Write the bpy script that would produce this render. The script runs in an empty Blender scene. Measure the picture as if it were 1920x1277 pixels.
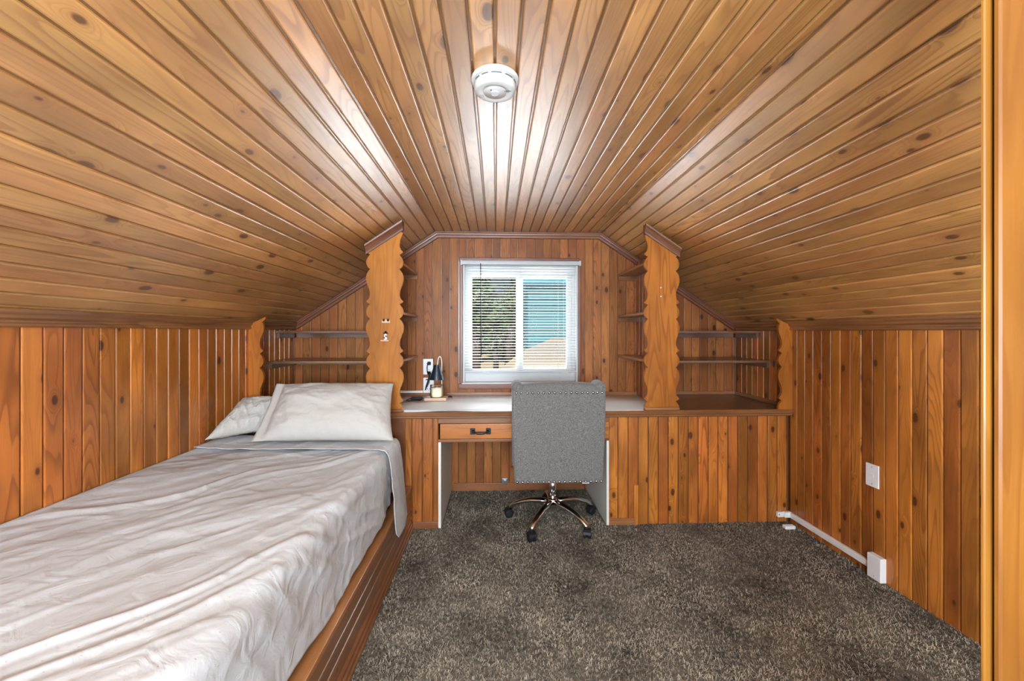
import bpy, bmesh, math, random
import numpy as np
from mathutils import Vector, Matrix, noise
random.seed(7); np.random.seed(7)
SC = bpy.context.scene
C = SC.collection
PI = math.pi
V = Vector

# ------------------------------------------------------------------ camera, world, lights, exposure
F = 765.0
TH = math.atan(0.03925)
CT, ST = math.cos(TH), math.sin(TH)
EYE = 1.295
cam = bpy.data.cameras.new('camera')
cam_o = bpy.data.objects.new('camera', cam); C.objects.link(cam_o)
cam_o.location = (0, 0, EYE); cam_o.rotation_euler = (PI/2, 0, -TH)
cam.sensor_width = 36; cam.lens = F/1920*36; cam.shift_x = 0; cam.shift_y = -16.5/1920
cam.clip_start = 0.05; cam.clip_end = 400
SC.camera = cam_o

w = bpy.data.worlds.new('world'); SC.world = w; w.use_nodes = True
wn = w.node_tree.nodes; wl = w.node_tree.links
bg = wn['Background']
sky = wn.new('ShaderNodeTexSky'); sky.sky_type = 'NISHITA'; sky.sun_disc = False
sky.sun_elevation = math.radians(52); sky.sun_rotation = math.radians(166); sky.air_density = 1.2; sky.dust_density = 1.5
wl.new(sky.outputs['Color'], bg.inputs['Color']); bg.inputs['Strength'].default_value = 0.022

def lamp(name, kind, loc, rot, energy, color=(1, 1, 1), **kw):
    l = bpy.data.lights.new(name, kind); l.energy = energy; l.color = color
    for k, v in kw.items(): setattr(l, k, v)
    o = bpy.data.objects.new(name, l); C.objects.link(o); o.location = loc; o.rotation_euler = rot
    return o
lamp('sun', 'SUN', (0.5, -8, 8), (math.radians(42), 0, math.radians(-14)), 6.5, (1.0, 0.96, 0.9), angle=0.02)
COOL = (0.74, 0.87, 1.0)
# unseen area lamps added outside the window to boost daylight and ceiling glare
def aim(loc, to): return (V(to)-V(loc)).to_track_quat('-Z', 'Y').to_euler()
lamp('daylight_fill_low', 'AREA', (0.2, 4.35, 0.15), aim((0.2, 4.35, 0.15), (0.2, 3.3, 1.45)), 900, (0.90, 0.94, 1.0), shape='RECTANGLE', size=3.0, size_y=1.3)
lamp('daylight_fill_high', 'AREA', (0.2, 6.6, 3.3), aim((0.2, 6.6, 3.3), (0.2, 3.3, 1.4)), 850, (0.90, 0.95, 1.0), shape='RECTANGLE', size=9.0, size_y=1.6)
# added fill lamps behind the camera, in place of flash and rear room light
lamp('rear_fill', 'AREA', (0.2, -2.3, 1.25), (math.radians(90), 0, 0), 115, COOL, shape='RECTANGLE', size=2.8, size_y=1.3)
lamp('rear_top_fill', 'AREA', (-0.3, -1.3, 2.06), aim((-0.3, -1.3, 2.06), (0.3, 1.6, 0.2)), 90, COOL, shape='RECTANGLE', size=1.2, size_y=0.5)
lamp('ceiling_bounce_fill', 'AREA', (-0.1, -0.9, 1.2), aim((-0.1, -0.9, 1.2), (0.1, 0.4, 2.1)), 68, COOL, shape='RECTANGLE', size=1.0, size_y=0.5)

vs = SC.view_settings
vs.view_transform = 'Standard'; vs.look = 'None'; vs.exposure = 0.42; vs.gamma = 1.0
try: vs.use_curve_mapping = False
except Exception: pass

# ------------------------------------------------------------------ helpers
def at(px, py, Y):
    """point of the room seen at photo pixel (px,py) on the plane y = Y"""
    u = (px-960)/F; v = (py-622)/F
    t = Y/(CT-u*ST)
    return V((t*(ST+u*CT), Y, EYE-t*v))

def frame(origin, zax, xhint=None):
    z = V(zax).normalized()
    h = V(xhint) if xhint is not None else (V((0, 0, 1)) if abs(z.z) < 0.9 else V((0, 1, 0)))
    y = z.cross(h).normalized(); x = y.cross(z).normalized()
    m = Matrix((x, y, z)).transposed().to_4x4(); m.translation = V(origin)
    return m

def place(o, parent):
    if parent is not None:
        o.parent = parent
        o.matrix_parent_inverse = WM[parent.name].inverted()
WM = {}
def link(o, parent=None, m=None):
    C.objects.link(o)
    m = Matrix(m) if m is not None else Matrix.Identity(4)
    o.matrix_world = m
    WM[o.name] = m.copy()
    if parent is not None:
        o.parent = parent
        o.matrix_parent_inverse = WM[parent.name].inverted()
        o.matrix_basis = m
    else:
        o.matrix_basis = m
    return o

def mesh(name, verts, faces, mat, parent=None, m=None, smooth=False, bevel=0, seg=2, subd=0):
    """verts in world space; m is the object's frame (texture grain runs along its z)"""
    m = Matrix(m) if m is not None else Matrix.Identity(4)
    inv = m.inverted()
    me = bpy.data.meshes.new(name)
    me.from_pydata([tuple(inv @ V(v)) for v in verts], [], faces)
    if mat: me.materials.append(mat)
    me.update()
    bm = bmesh.new(); bm.from_mesh(me); bmesh.ops.recalc_face_normals(bm, faces=bm.faces); bm.to_mesh(me); bm.free()
    if smooth: me.polygons.foreach_set('use_smooth', [True]*len(me.polygons))
    o = bpy.data.objects.new(name, me)
    link(o, parent, m)
    if bevel:
        b = o.modifiers.new('b', 'BEVEL'); b.width = bevel; b.segments = seg; b.limit_method = 'ANGLE'; b.angle_limit = math.radians(35)
        me.polygons.foreach_set('use_smooth', [True]*len(me.polygons))
        wn_ = o.modifiers.new('w', 'WEIGHTED_NORMAL'); wn_.keep_sharp = True
    if subd:
        s = o.modifiers.new('s', 'SUBSURF'); s.levels = subd; s.render_levels = subd
    return o

BOXF = [(0, 1, 3, 2), (4, 6, 7, 5), (0, 4, 5, 1), (2, 3, 7, 6), (0, 2, 6, 4), (1, 5, 7, 3)]
def boxv(lo, hi):
    return [(x, y, z) for x in (lo[0], hi[0]) for y in (lo[1], hi[1]) for z in (lo[2], hi[2])]
AX = {'x': (1, 0, 0), 'y': (0, 1, 0), 'z': (0, 0, 1)}
def box(name, lo, hi, mat, parent=None, grain='z', bevel=0, seg=2):
    c = [(a+b)/2 for a, b in zip(lo, hi)]
    return mesh(name, boxv(lo, hi), BOXF, mat, parent, frame(c, AX[grain]), bevel=bevel, seg=seg)

class MB:
    """collects simple shapes that belong to ONE part"""
    def __init__(s): s.v = []; s.f = []
    def add(s, v, f):
        n = len(s.v); s.v += [tuple(p) for p in v]; s.f += [tuple(i+n for i in q) for q in f]; return s
    def box(s, lo, hi): return s.add(boxv(lo, hi), BOXF)
    def tube(s, pts, r, n=10, cap=True):
        pts = [V(p) for p in pts]; rs = r if isinstance(r, (list, tuple)) else [r]*len(pts)
        vs_, fs = [], []
        prev = None
        for i, p in enumerate(pts):
            a = pts[max(i-1, 0)]; b = pts[min(i+1, len(pts)-1)]
            d = (b-a).normalized()
            if prev is None:
                h = V((0, 0, 1)) if abs(d.z) < 0.9 else V((1, 0, 0))
                x = d.cross(h).normalized()
            else:
                x = (prev - d*prev.dot(d)).normalized()
            prev = x; y = d.cross(x)
            for k in range(n):
                a_ = 2*PI*k/n
                vs_.append(p + (x*math.cos(a_)+y*math.sin(a_))*rs[i])
        for i in range(len(pts)-1):
            for k in range(n):
                fs.append((i*n+k, i*n+(k+1) % n, (i+1)*n+(k+1) % n, (i+1)*n+k))
        if cap:
            fs.append(tuple(range(n-1, -1, -1))); fs.append(tuple((len(pts)-1)*n+k for k in range(n)))
        return s.add(vs_, fs)
    def lathe(s, prof, c, n=24, ax='z'):
        """prof: list of (r, h)"""
        c = V(c); vs_, fs = [], []
        for r, h in prof:
            for k in range(n):
                a = 2*PI*k/n
                p = {'z': V((r*math.cos(a), r*math.sin(a), h)), 'y': V((r*math.cos(a), h, r*math.sin(a))), 'x': V((h, r*math.cos(a), r*math.sin(a)))}[ax]
                vs_.append(c+p)
        for i in range(len(prof)-1):
            for k in range(n):
                fs.append((i*n+k, i*n+(k+1) % n, (i+1)*n+(k+1) % n, (i+1)*n+k))
        if prof[0][0] > 1e-6: fs.append(tuple(range(n-1, -1, -1)))
        if prof[-1][0] > 1e-6: fs.append(tuple((len(prof)-1)*n+k for k in range(n)))
        return s.add(vs_, fs)
    def prism(s, poly, a, b):
        """poly: list of (p,q) swept from origin a to b ; poly entries are world-vectors offsets"""
        n = len(poly); a = V(a); b = V(b)
        vs_ = [a+V(p) for p in poly]+[b+V(p) for p in poly]
        fs = [(i, (i+1) % n, n+(i+1) % n, n+i) for i in range(n)]+[tuple(range(n-1, -1, -1)), tuple(range(n, 2*n))]
        return s.add(vs_, fs)
    def build(s, name, mat, parent=None, m=None, **kw): return mesh(name, s.v, s.f, mat, parent, m, **kw)

def tag(o, label=None, cat=None, group=None, kind=None):
    if label: o['label'] = label
    if cat: o['category'] = cat
    if group: o['group'] = group
    if kind: o['kind'] = kind
    return o
def thing(name, loc, label, cat, group=None):
    o = bpy.data.objects.new(name, None); o.empty_display_size = 0.05
    link(o, None, Matrix.Translation(V(loc)))
    return tag(o, label, cat, group)
def struct(o, label=None): o['kind'] = 'structure'; 
def copy_to(o, parent, m):
    c = o.copy(); link(c, parent, m); return c

# ------------------------------------------------------------------ materials
def sh(name):
    m = bpy.data.materials.new(name); m.use_nodes = True
    return m, m.node_tree.nodes, m.node_tree.links, m.node_tree.nodes['Principled BSDF']
def plain(name, col, rough=0.5, metal=0.0, spec=0.5, bump=0, bscale=200, trans=0, coat=0, sss=0):
    m, n, l, b = sh(name)
    b.inputs['Base Color'].default_value = (*col, 1); b.inputs['Roughness'].default_value = rough; b.inputs['Metallic'].default_value = metal
    b.inputs['Specular IOR Level'].default_value = spec; b.inputs['Transmission Weight'].default_value = trans; b.inputs['Coat Weight'].default_value = coat
    t = n.new('ShaderNodeTexCoord'); ns = n.new('ShaderNodeTexNoise'); ns.inputs['Scale'].default_value = bscale
    l.new(t.outputs['Object'], ns.inputs['Vector'])
    mx = n.new('ShaderNodeMixRGB'); mx.blend_type = 'MULTIPLY'; mx.inputs['Fac'].default_value = 0.10
    mx.inputs['Color1'].default_value = (*col, 1); l.new(ns.outputs['Fac'], mx.inputs['Color2']); l.new(mx.outputs['Color'], b.inputs['Base Color'])
    if bump:
        bp = n.new('ShaderNodeBump'); bp.inputs['Strength'].default_value = bump; bp.inputs['Distance'].default_value = 0.002
        l.new(ns.outputs['Fac'], bp.inputs['Height']); l.new(bp.outputs['Normal'], b.inputs['Normal'])
    return m
def wood(name, light, mid, dark, rough=0.34, coat=0.5, knots=1.0, contour=9.0, vary=0.35, coat_rough=0.25, scale=1.0, spec=0.35, cior=1.6, patch=0.36):
    m, n, l, b = sh(name)
    def math_(op, a, b_=None, c=None):
        x = n.new('ShaderNodeMath'); x.operation = op
        for i, q in enumerate((a, b_, c)):
            if q is None: continue
            if isinstance(q, (int, float)): x.inputs[i].default_value = q
            else: l.new(q, x.inputs[i])
        return x.outputs[0]
    def vmath(op, a, b_):
        x = n.new('ShaderNodeVectorMath'); x.operation = op
        for i, q in enumerate((a, b_)):
            if isinstance(q, (tuple, list)): x.inputs[i].default_value = q
            else: l.new(q, x.inputs[i])
        return x.outputs[0]
    tc = n.new('ShaderNodeTexCoord'); oi = n.new('ShaderNodeObjectInfo')
    cx = n.new('ShaderNodeCombineXYZ')
    l.new(math_('MULTIPLY', oi.outputs['Random'], 31.7), cx.inputs[0]); l.new(math_('MULTIPLY', oi.outputs['Random'], 17.3), cx.inputs[1]); l.new(math_('MULTIPLY', oi.outputs['Random'], 53.1), cx.inputs[2])
    p = vmath('ADD', tc.outputs['Object'], cx.outputs[0])
    # knots: cells in the board's face plane
    sx = n.new('ShaderNodeSeparateXYZ'); l.new(p, sx.inputs[0])
    kc = n.new('ShaderNodeCombineXYZ'); l.new(math_('ADD', sx.outputs[0], math_('MULTIPLY', sx.outputs[1], 1.0)), kc.inputs[0]); l.new(math_('MULTIPLY', sx.outputs[2], 0.55), kc.inputs[1])
    vo = n.new('ShaderNodeTexVoronoi'); vo.voronoi_dimensions = '2D'; vo.inputs['Scale'].default_value = 7.5/scale; l.new(kc.outputs[0], vo.inputs['Vector'])
    kd = vo.outputs['Distance']
    kr = n.new('ShaderNodeSeparateColor'); l.new(vo.outputs['Color'], kr.inputs[0])
    ksize = math_('MULTIPLY_ADD', kr.outputs[0], 0.15*knots, -0.050)    # some cells have no knot
    kin = math_('SUBTRACT', kd, ksize)                        # <0 inside
    kmask = n.new('ShaderNodeMapRange'); l.new(kin, kmask.inputs[0]); kmask.inputs[1].default_value = -0.015; kmask.inputs[2].default_value = 0.018; kmask.inputs[3].default_value = 1; kmask.inputs[4].default_value = 0
    khalo = n.new('ShaderNodeMapRange'); l.new(kin, khalo.inputs[0]); khalo.inputs[1].default_value = 0.0; khalo.inputs[2].default_value = 0.20; khalo.inputs[3].default_value = 1; khalo.inputs[4].default_value = 0
    kon = math_('GREATER_THAN', ksize, 0.012)
    km = math_('MULTIPLY', kmask.outputs[0], kon); kh = math_('MULTIPLY', math_('POWER', khalo.outputs[0], 2.0), kon)
    # growth ring contours
    ps = vmath('MULTIPLY', p, (1.0, 1.0, 0.10))
    n1 = n.new('ShaderNodeTexNoise'); n1.inputs['Scale'].default_value = 9.0/scale; n1.inputs['Detail'].default_value = 1.5; n1.inputs['Distortion'].default_value = 0.2; l.new(ps, n1.inputs['Vector'])
    f = math_('MULTIPLY_ADD', kh, 0.16, n1.outputs['Fac'])
    ring = math_('FRACT', math_('MULTIPLY', f, contour*2.2))
    rl = n.new('ShaderNodeMapRange'); l.new(ring, rl.inputs[0]); rl.inputs[1].default_value = 0.45; rl.inputs[2].default_value = 0.93; rl.inputs[3].default_value = 0; rl.inputs[4].default_value = 1; rl.interpolation_type = 'SMOOTHSTEP'
    edge = n.new('ShaderNodeMapRange'); l.new(ring, edge.inputs[0]); edge.inputs[1].default_value = 0.93; edge.inputs[2].default_value = 1.0; edge.inputs[3].default_value = 1; edge.inputs[4].default_value = 0
    rings = math_('MULTIPLY', rl.outputs[0], edge.outputs[0])
    # fibres
    pf = vmath('MULTIPLY', p, (1.0, 1.0, 0.025))
    n2 = n.new('ShaderNodeTexNoise'); n2.inputs['Scale'].default_value = 330; n2.inputs['Detail'].default_value = 2; l.new(pf, n2.inputs['Vector'])
    n3 = n.new('ShaderNodeTexNoise'); n3.inputs['Scale'].default_value = 14; n3.inputs['Detail'].default_value = 2; l.new(vmath('MULTIPLY', p, (1, 1, 0.25)), n3.inputs['Vector'])
    # colour
    def mix(fac, a, c, mode='MIX'):
        x = n.new('ShaderNodeMixRGB'); x.blend_type = mode
        if isinstance(fac, (int, float)): x.inputs[0].default_value = fac
        else: l.new(fac, x.inputs[0])
        for i, q in ((1, a), (2, c)):
            if isinstance(q, tuple): x.inputs[i].default_value = (*q, 1)
            else: l.new(q, x.inputs[i])
        return x.outputs[0]
    base = mix(math_('MULTIPLY_ADD', n3.outputs['Fac'], 1.1, -0.05), mid, light)
    bt = n.new('ShaderNodeHueSaturation'); l.new(base, bt.inputs['Color'])
    r1 = math_('FRACT', math_('MULTIPLY', oi.outputs['Random'], 91.7)); r2 = math_('FRACT', math_('MULTIPLY', oi.outputs['Random'], 413.3))
    l.new(math_('MULTIPLY_ADD', r1, vary*1.3, 1-vary*0.7), bt.inputs['Value'])
    l.new(math_('MULTIPLY_ADD', r2, 0.012, 0.493), bt.inputs['Hue'])
    n4 = n.new('ShaderNodeTexNoise'); n4.inputs['Scale'].default_value = 6.0; n4.inputs['Detail'].default_value = 3; l.new(vmath('MULTIPLY', p, (1, 1, 0.35)), n4.inputs['Vector'])
    pv = n.new('ShaderNodeMapRange'); l.new(n4.outputs['Fac'], pv.inputs[0]); pv.inputs[1].default_value = 0.33; pv.inputs[2].default_value = 0.66; pv.inputs[3].default_value = 1-patch; pv.inputs[4].default_value = 1+patch*0.25
    hv2 = n.new('ShaderNodeHueSaturation'); l.new(bt.outputs[0], hv2.inputs['Color']); l.new(pv.outputs[0], hv2.inputs['Value']); bt = hv2
    r3 = math_('FRACT', math_('MULTIPLY', oi.outputs['Random'], 733.1))
    c = mix(math_('MULTIPLY', rings, math_('MULTIPLY_ADD', r3, 0.45, 0.16)), bt.outputs[0], dark)
    c = mix(math_('MULTIPLY', math_('SUBTRACT', 1.0, n2.outputs['Fac']), 0.35), c, dark)
    c = mix(math_('MULTIPLY', kh, 0.35), c, dark)
    c = mix(math_('MULTIPLY', km, 0.85), c, tuple(q*0.40 for q in dark))
    l.new(c, b.inputs['Base Color'])
    b.inputs['Roughness'].default_value = rough; b.inputs['Coat Weight'].default_value = coat; b.inputs['Coat Roughness'].default_value = coat_rough
    b.inputs['Coat IOR'].default_value = cior; b.inputs['Specular IOR Level'].default_value = spec
    bp = n.new('ShaderNodeBump'); bp.inputs['Strength'].default_value = 0.25; bp.inputs['Distance'].default_value = 0.0006
    l.new(math_('SUBTRACT', n2.outputs['Fac'], math_('MULTIPLY', rings, 0.5)), bp.inputs['Height'])
    l.new(bp.outputs['Normal'], b.inputs['Normal']); l.new(bp.outputs['Normal'], b.inputs['Coat Normal'])
    return m
M = {}
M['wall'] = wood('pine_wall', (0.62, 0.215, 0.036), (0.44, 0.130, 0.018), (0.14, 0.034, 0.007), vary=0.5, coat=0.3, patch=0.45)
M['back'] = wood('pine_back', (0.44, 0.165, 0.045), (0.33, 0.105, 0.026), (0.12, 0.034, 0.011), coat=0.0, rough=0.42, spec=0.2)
M['ceil'] = wood('pine_ceiling', (0.74, 0.385, 0.120), (0.64, 0.295, 0.076), (0.24, 0.080, 0.020), coat=1.0, coat_rough=0.40, knots=1.15, cior=2.0)
M['ceil_joint'] = wood('pine_ceiling_joint', (0.34, 0.16, 0.055), (0.26, 0.11, 0.036), (0.14, 0.05, 0.018), knots=0.2, vary=0.1)
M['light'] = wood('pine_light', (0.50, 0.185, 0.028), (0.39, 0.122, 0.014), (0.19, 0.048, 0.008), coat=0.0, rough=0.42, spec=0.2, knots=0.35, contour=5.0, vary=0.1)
M['drawer'] = wood('pine_drawer', (0.64, 0.25, 0.04), (0.50, 0.165, 0.022), (0.24, 0.065, 0.01), knots=0.5, contour=6.0, vary=0.1)
M['trim'] = wood('pine_trim', (0.25, 0.095, 0.042), (0.20, 0.07, 0.030), (0.09, 0.03, 0.015), knots=0.0, contour=4, vary=0.12, coat=0.12, rough=0.4)
M['edge'] = wood('pine_edge', (0.36, 0.15, 0.052), (0.28, 0.105, 0.036), (0.12, 0.04, 0.016), knots=0.2, contour=4, vary=0.12)
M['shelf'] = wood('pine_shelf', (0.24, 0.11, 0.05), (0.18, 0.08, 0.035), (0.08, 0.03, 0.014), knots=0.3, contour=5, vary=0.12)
M['joint'] = wood('pine_joint', (0.26, 0.10, 0.03), (0.19, 0.065, 0.018), (0.09, 0.028, 0.01), knots=0.2, vary=0.1)
M['bedwood'] = wood('pine_bed', (0.42, 0.19, 0.062), (0.32, 0.13, 0.038), (0.14, 0.045, 0.014), knots=0.7)
M['paint'] = plain('white_paint', (0.80, 0.79, 0.76), 0.45, bscale=30)
M['vinyl'] = plain('white_vinyl', (0.50, 0.50, 0.485), 0.35, bscale=20)
M['slat'] = plain('white_slat', (0.44, 0.44, 0.425), 0.35, bscale=20)
M['detector'] = plain('aged_white_plastic', (0.62, 0.60, 0.56), 0.4, bscale=20)  # even off-white, set darker than the other plastic
M['plastic'] = plain('white_plastic', (0.84, 0.82, 0.79), 0.35, bscale=20)
M['greyplastic'] = plain('grey_shadow_plastic', (0.10, 0.10, 0.10), 0.5)
M['black'] = plain('black_plastic', (0.012, 0.012, 0.014), 0.5, spec=0.25)
M['melamine'] = plain('melamine', (0.70, 0.67, 0.58), 0.5, bscale=60)
M['paper'] = plain('white_paper', (0.80, 0.80, 0.795), 0.4, bscale=12)
M['iron'] = plain('black_iron', (0.02, 0.02, 0.022), 0.4, 0.6)
M['chrome'] = plain('chrome', (0.82, 0.80, 0.78), 0.10, 1.0, bscale=10)
M['pewter'] = plain('pewter', (0.42, 0.41, 0.40), 0.22, 1.0)
M['steel'] = plain('dull_steel', (0.45, 0.44, 0.42), 0.35, 1.0)
M['navy'] = plain('blue_black_enamel', (0.012, 0.022, 0.04), 0.25, coat=0.5)
M['lampwood'] = wood('pale_wood', (0.74, 0.50, 0.30), (0.66, 0.42, 0.24), (0.45, 0.26, 0.14), knots=0, contour=4, vary=0.05)
M['wax'] = plain('candle_wax', (0.95, 0.84, 0.60), 0.5)
M['cream'] = plain('cream_enamel', (0.85, 0.80, 0.68), 0.3)
M['grass'] = plain('dry_grass', (0.36, 0.25, 0.12), 0.9, bscale=1.2)
M['roofing'] = plain('tan_shingle', (0.44, 0.31, 0.18), 0.9, bump=0.5, bscale=14)
M['bark'] = plain('bark', (0.06, 0.045, 0.03), 0.9, bscale=9)
M['screen_teal'] = plain('screen_tinted_teal', (0.10, 0.30, 0.33), 0.6, bscale=3)  # teal cast of trees behind the insect screen, put into the colour
M['hedge'] = plain('hedge_green', (0.03, 0.09, 0.035), 0.8, bscale=2)

def glass_mat(name, tint=(0.95, 0.97, 0.97), ior=1.45, r=0.0):
    m, n, l, b = sh(name)
    tr = n.new('ShaderNodeBsdfTransparent'); tr.inputs[0].default_value = (*tint, 1)
    gl = n.new('ShaderNodeBsdfGlossy'); gl.inputs['Roughness'].default_value = r
    fr = n.new('ShaderNodeFresnel'); fr.inputs[0].default_value = ior
    mx = n.new('ShaderNodeMixShader'); l.new(fr.outputs[0], mx.inputs[0]); l.new(tr.outputs[0], mx.inputs[1]); l.new(gl.outputs[0], mx.inputs[2])
    l.new(mx.outputs[0], n['Material Output'].inputs[0]); return m
M['glass'] = glass_mat('window_glass', ior=1.06)
M['jar'] = glass_mat('jar_glass', (0.99, 0.99, 0.98), 1.3, 0.05)
def screen_mat():
    m, n, l, b = sh('insect_screen')
    tr = n.new('ShaderNodeBsdfTransparent'); df = n.new('ShaderNodeBsdfDiffuse'); df.inputs[0].default_value = (0.12, 0.20, 0.23, 1)
    mx = n.new('ShaderNodeMixShader'); mx.inputs[0].default_value = 0.22
    l.new(tr.outputs[0], mx.inputs[1]); l.new(df.outputs[0], mx.inputs[2]); l.new(mx.outputs[0], n['Material Output'].inputs[0]); return m
M['screen'] = screen_mat()

def fabric_mat():
    m, n, l, b = sh('grey_tweed')
    t = n.new('ShaderNodeTexCoord')
    a = n.new('ShaderNodeTexNoise'); a.inputs['Scale'].default_value = 380; a.inputs['Detail'].default_value = 3
    mp = n.new('ShaderNodeMapping'); mp.inputs['Scale'].default_value = (1, 1, 0.35); l.new(t.outputs['Object'], mp.inputs[0]); l.new(mp.outputs[0], a.inputs['Vector'])
    a2 = n.new('ShaderNodeTexNoise'); a2.inputs['Scale'].default_value = 380; mp2 = n.new('ShaderNodeMapping'); mp2.inputs['Scale'].default_value = (0.35, 1, 1)
    l.new(t.outputs['Object'], mp2.inputs[0]); l.new(mp2.outputs[0], a2.inputs['Vector'])
    ad = n.new('ShaderNodeMath'); ad.operation = 'ADD'; l.new(a.outputs['Fac'], ad.inputs[0]); l.new(a2.outputs['Fac'], ad.inputs[1])
    r = n.new('ShaderNodeValToRGB'); r.color_ramp.elements[0].position = 0.78; r.color_ramp.elements[0].color = (0.070, 0.066, 0.060, 1)
    r.color_ramp.elements[1].position = 1.25; r.color_ramp.elements[1].color = (0.225, 0.211, 0.192, 1)
    hv = n.new('ShaderNodeMath'); hv.operation = 'MULTIPLY'; hv.inputs[1].default_value = 1.0; l.new(ad.outputs[0], hv.inputs[0])
    mr = n.new('ShaderNodeMapRange'); mr.inputs[1].default_value = 0.7; mr.inputs[2].default_value = 1.35; l.new(ad.outputs[0], mr.inputs[0])
    r.color_ramp.elements[0].position = 0.1; r.color_ramp.elements[1].position = 0.95
    l.new(mr.outputs[0], r.inputs[0]); l.new(r.outputs[0], b.inputs['Base Color']); b.inputs['Roughness'].default_value = 0.9
    b.inputs['Sheen Weight'].default_value = 0.2
    bp = n.new('ShaderNodeBump'); bp.inputs['Strength'].default_value = 0.5; bp.inputs['Distance'].default_value = 0.001
    l.new(ad.outputs[0], bp.inputs['Height']); l.new(bp.outputs['Normal'], b.inputs['Normal'])
    return m
M['tweed'] = fabric_mat()
def sheet_mat(name, dots=True, col=(0.56, 0.575, 0.58)):
    m, n, l, b = sh(name)
    t = n.new('ShaderNodeTexCoord')
    ns = n.new('ShaderNodeTexNoise'); ns.inputs['Scale'].default_value = 5; ns.inputs['Detail'].default_value = 4; l.new(t.outputs['UV'], ns.inputs['Vector'])
    mx = n.new('ShaderNodeMixRGB'); mx.inputs[1].default_value = (col[0]*0.93, col[1]*0.91, col[2]*0.88, 1); mx.inputs[2].default_value = (*col, 1); l.new(ns.outputs['Fac'], mx.inputs[0])
    out = mx.outputs[0]
    if dots:
        mp = n.new('ShaderNodeMapping'); mp.inputs['Rotation'].default_value = (0, 0, PI/4); l.new(t.outputs['UV'], mp.inputs[0])
        vo = n.new('ShaderNodeTexVoronoi'); vo.voronoi_dimensions = '2D'; vo.inputs['Scale'].default_value = 20; vo.inputs['Randomness'].default_value = 0.1; l.new(mp.outputs[0], vo.inputs['Vector'])
        lt = n.new('ShaderNodeMath'); lt.operation = 'LESS_THAN'; lt.inputs[1].default_value = 0.032; l.new(vo.outputs['Distance'], lt.inputs[0])
        m2 = n.new('ShaderNodeMixRGB'); ml = n.new('ShaderNodeMath'); ml.operation = 'MULTIPLY'; ml.inputs[1].default_value = 0.7; l.new(lt.outputs[0], ml.inputs[0]); l.new(ml.outputs[0], m2.inputs[0])
        l.new(out, m2.inputs[1]); m2.inputs[2].default_value = (0.42, 0.32, 0.22, 1); out = m2.outputs[0]
    l.new(out, b.inputs['Base Color']); b.inputs['Roughness'].default_value = 0.85; b.inputs['Specular IOR Level'].default_value = 0.2
    n2 = n.new('ShaderNodeTexNoise'); n2.inputs['Scale'].default_value = 14; n2.inputs['Detail'].default_value = 5; n2.inputs['Distortion'].default_value = 1.2; l.new(t.outputs['UV'], n2.inputs['Vector'])
    bp = n.new('ShaderNodeBump'); bp.inputs['Strength'].default_value = 0.5; bp.inputs['Distance'].default_value = 0.010
    l.new(n2.outputs['Fac'], bp.inputs['Height']); l.new(bp.outputs['Normal'], b.inputs['Normal'])
    return m
M['sheet'] = sheet_mat('printed_sheet'); M['case'] = sheet_mat('pillow_case', True, (0.48, 0.45, 0.41)); M['mattress'] = sheet_mat('fitted_sheet', False, (0.60, 0.60, 0.60))
def carpet_mat(name, lo, hi):
    m, n, l, b = sh(name)
    t = n.new('ShaderNodeTexCoord')
    a = n.new('ShaderNodeTexNoise'); a.inputs['Scale'].default_value = 60; a.inputs['Detail'].default_value = 4; l.new(t.outputs['Object'], a.inputs['Vector'])
    g = n.new('ShaderNodeTexNoise'); g.inputs['Scale'].default_value = 3.2; g.inputs['Detail'].default_value = 5; g.inputs['Roughness'].default_value = 0.7; l.new(t.outputs['Object'], g.inputs['Vector'])
    ad = n.new('ShaderNodeMath'); ad.operation = 'MULTIPLY_ADD'; ad.inputs[1].default_value = 1.0; l.new(g.outputs['Fac'], ad.inputs[0])
    sb = n.new('ShaderNodeMath'); sb.operation = 'MULTIPLY'; sb.inputs[1].default_value = 0.9; l.new(a.outputs['Fac'], sb.inputs[0]); l.new(sb.outputs[0], ad.inputs[2])
    r = n.new('ShaderNodeValToRGB'); r.color_ramp.elements[0].position = 0.78; r.color_ramp.elements[0].color = (*lo, 1)
    r.color_ramp.elements[1].position = 1.0; r.color_ramp.elements[1].color = (*hi, 1)
    mr = n.new('ShaderNodeMapRange'); mr.inputs[1].default_value = 0.72; mr.inputs[2].default_value = 1.18; l.new(ad.outputs[0], mr.inputs[0])
    r.color_ramp.elements[0].position = 0.0; l.new(mr.outputs[0], r.inputs[0]); l.new(r.outputs[0], b.inputs['Base Color'])
    b.inputs['Roughness'].default_value = 1.0; b.inputs['Specular IOR Level'].default_value = 0.1
    return m
M['carpet'] = carpet_mat('carpet_base', (0.045, 0.037, 0.028), (0.20, 0.17, 0.13))
M['pile'] = carpet_mat('carpet_pile', (0.050, 0.042, 0.032), (0.47, 0.41, 0.31))
def leaf_mat():
    m, n, l, b = sh('leaves')
    t = n.new('ShaderNodeTexCoord'); a = n.new('ShaderNodeTexNoise'); a.inputs['Scale'].default_value = 1.3; a.inputs['Detail'].default_value = 4
    l.new(t.outputs['Object'], a.inputs['Vector']); r = n.new('ShaderNodeValToRGB')
    r.color_ramp.elements[0].position = 0.35; r.color_ramp.elements[0].color = (0.03, 0.06, 0.025, 1); r.color_ramp.elements[1].position = 0.7; r.color_ramp.elements[1].color = (0.15, 0.21, 0.07, 1)
    l.new(a.outputs['Fac'], r.inputs[0]); l.new(r.outputs[0], b.inputs['Base Color']); b.inputs['Roughness'].default_value = 0.7; return m
M['leaf'] = leaf_mat()

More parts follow.
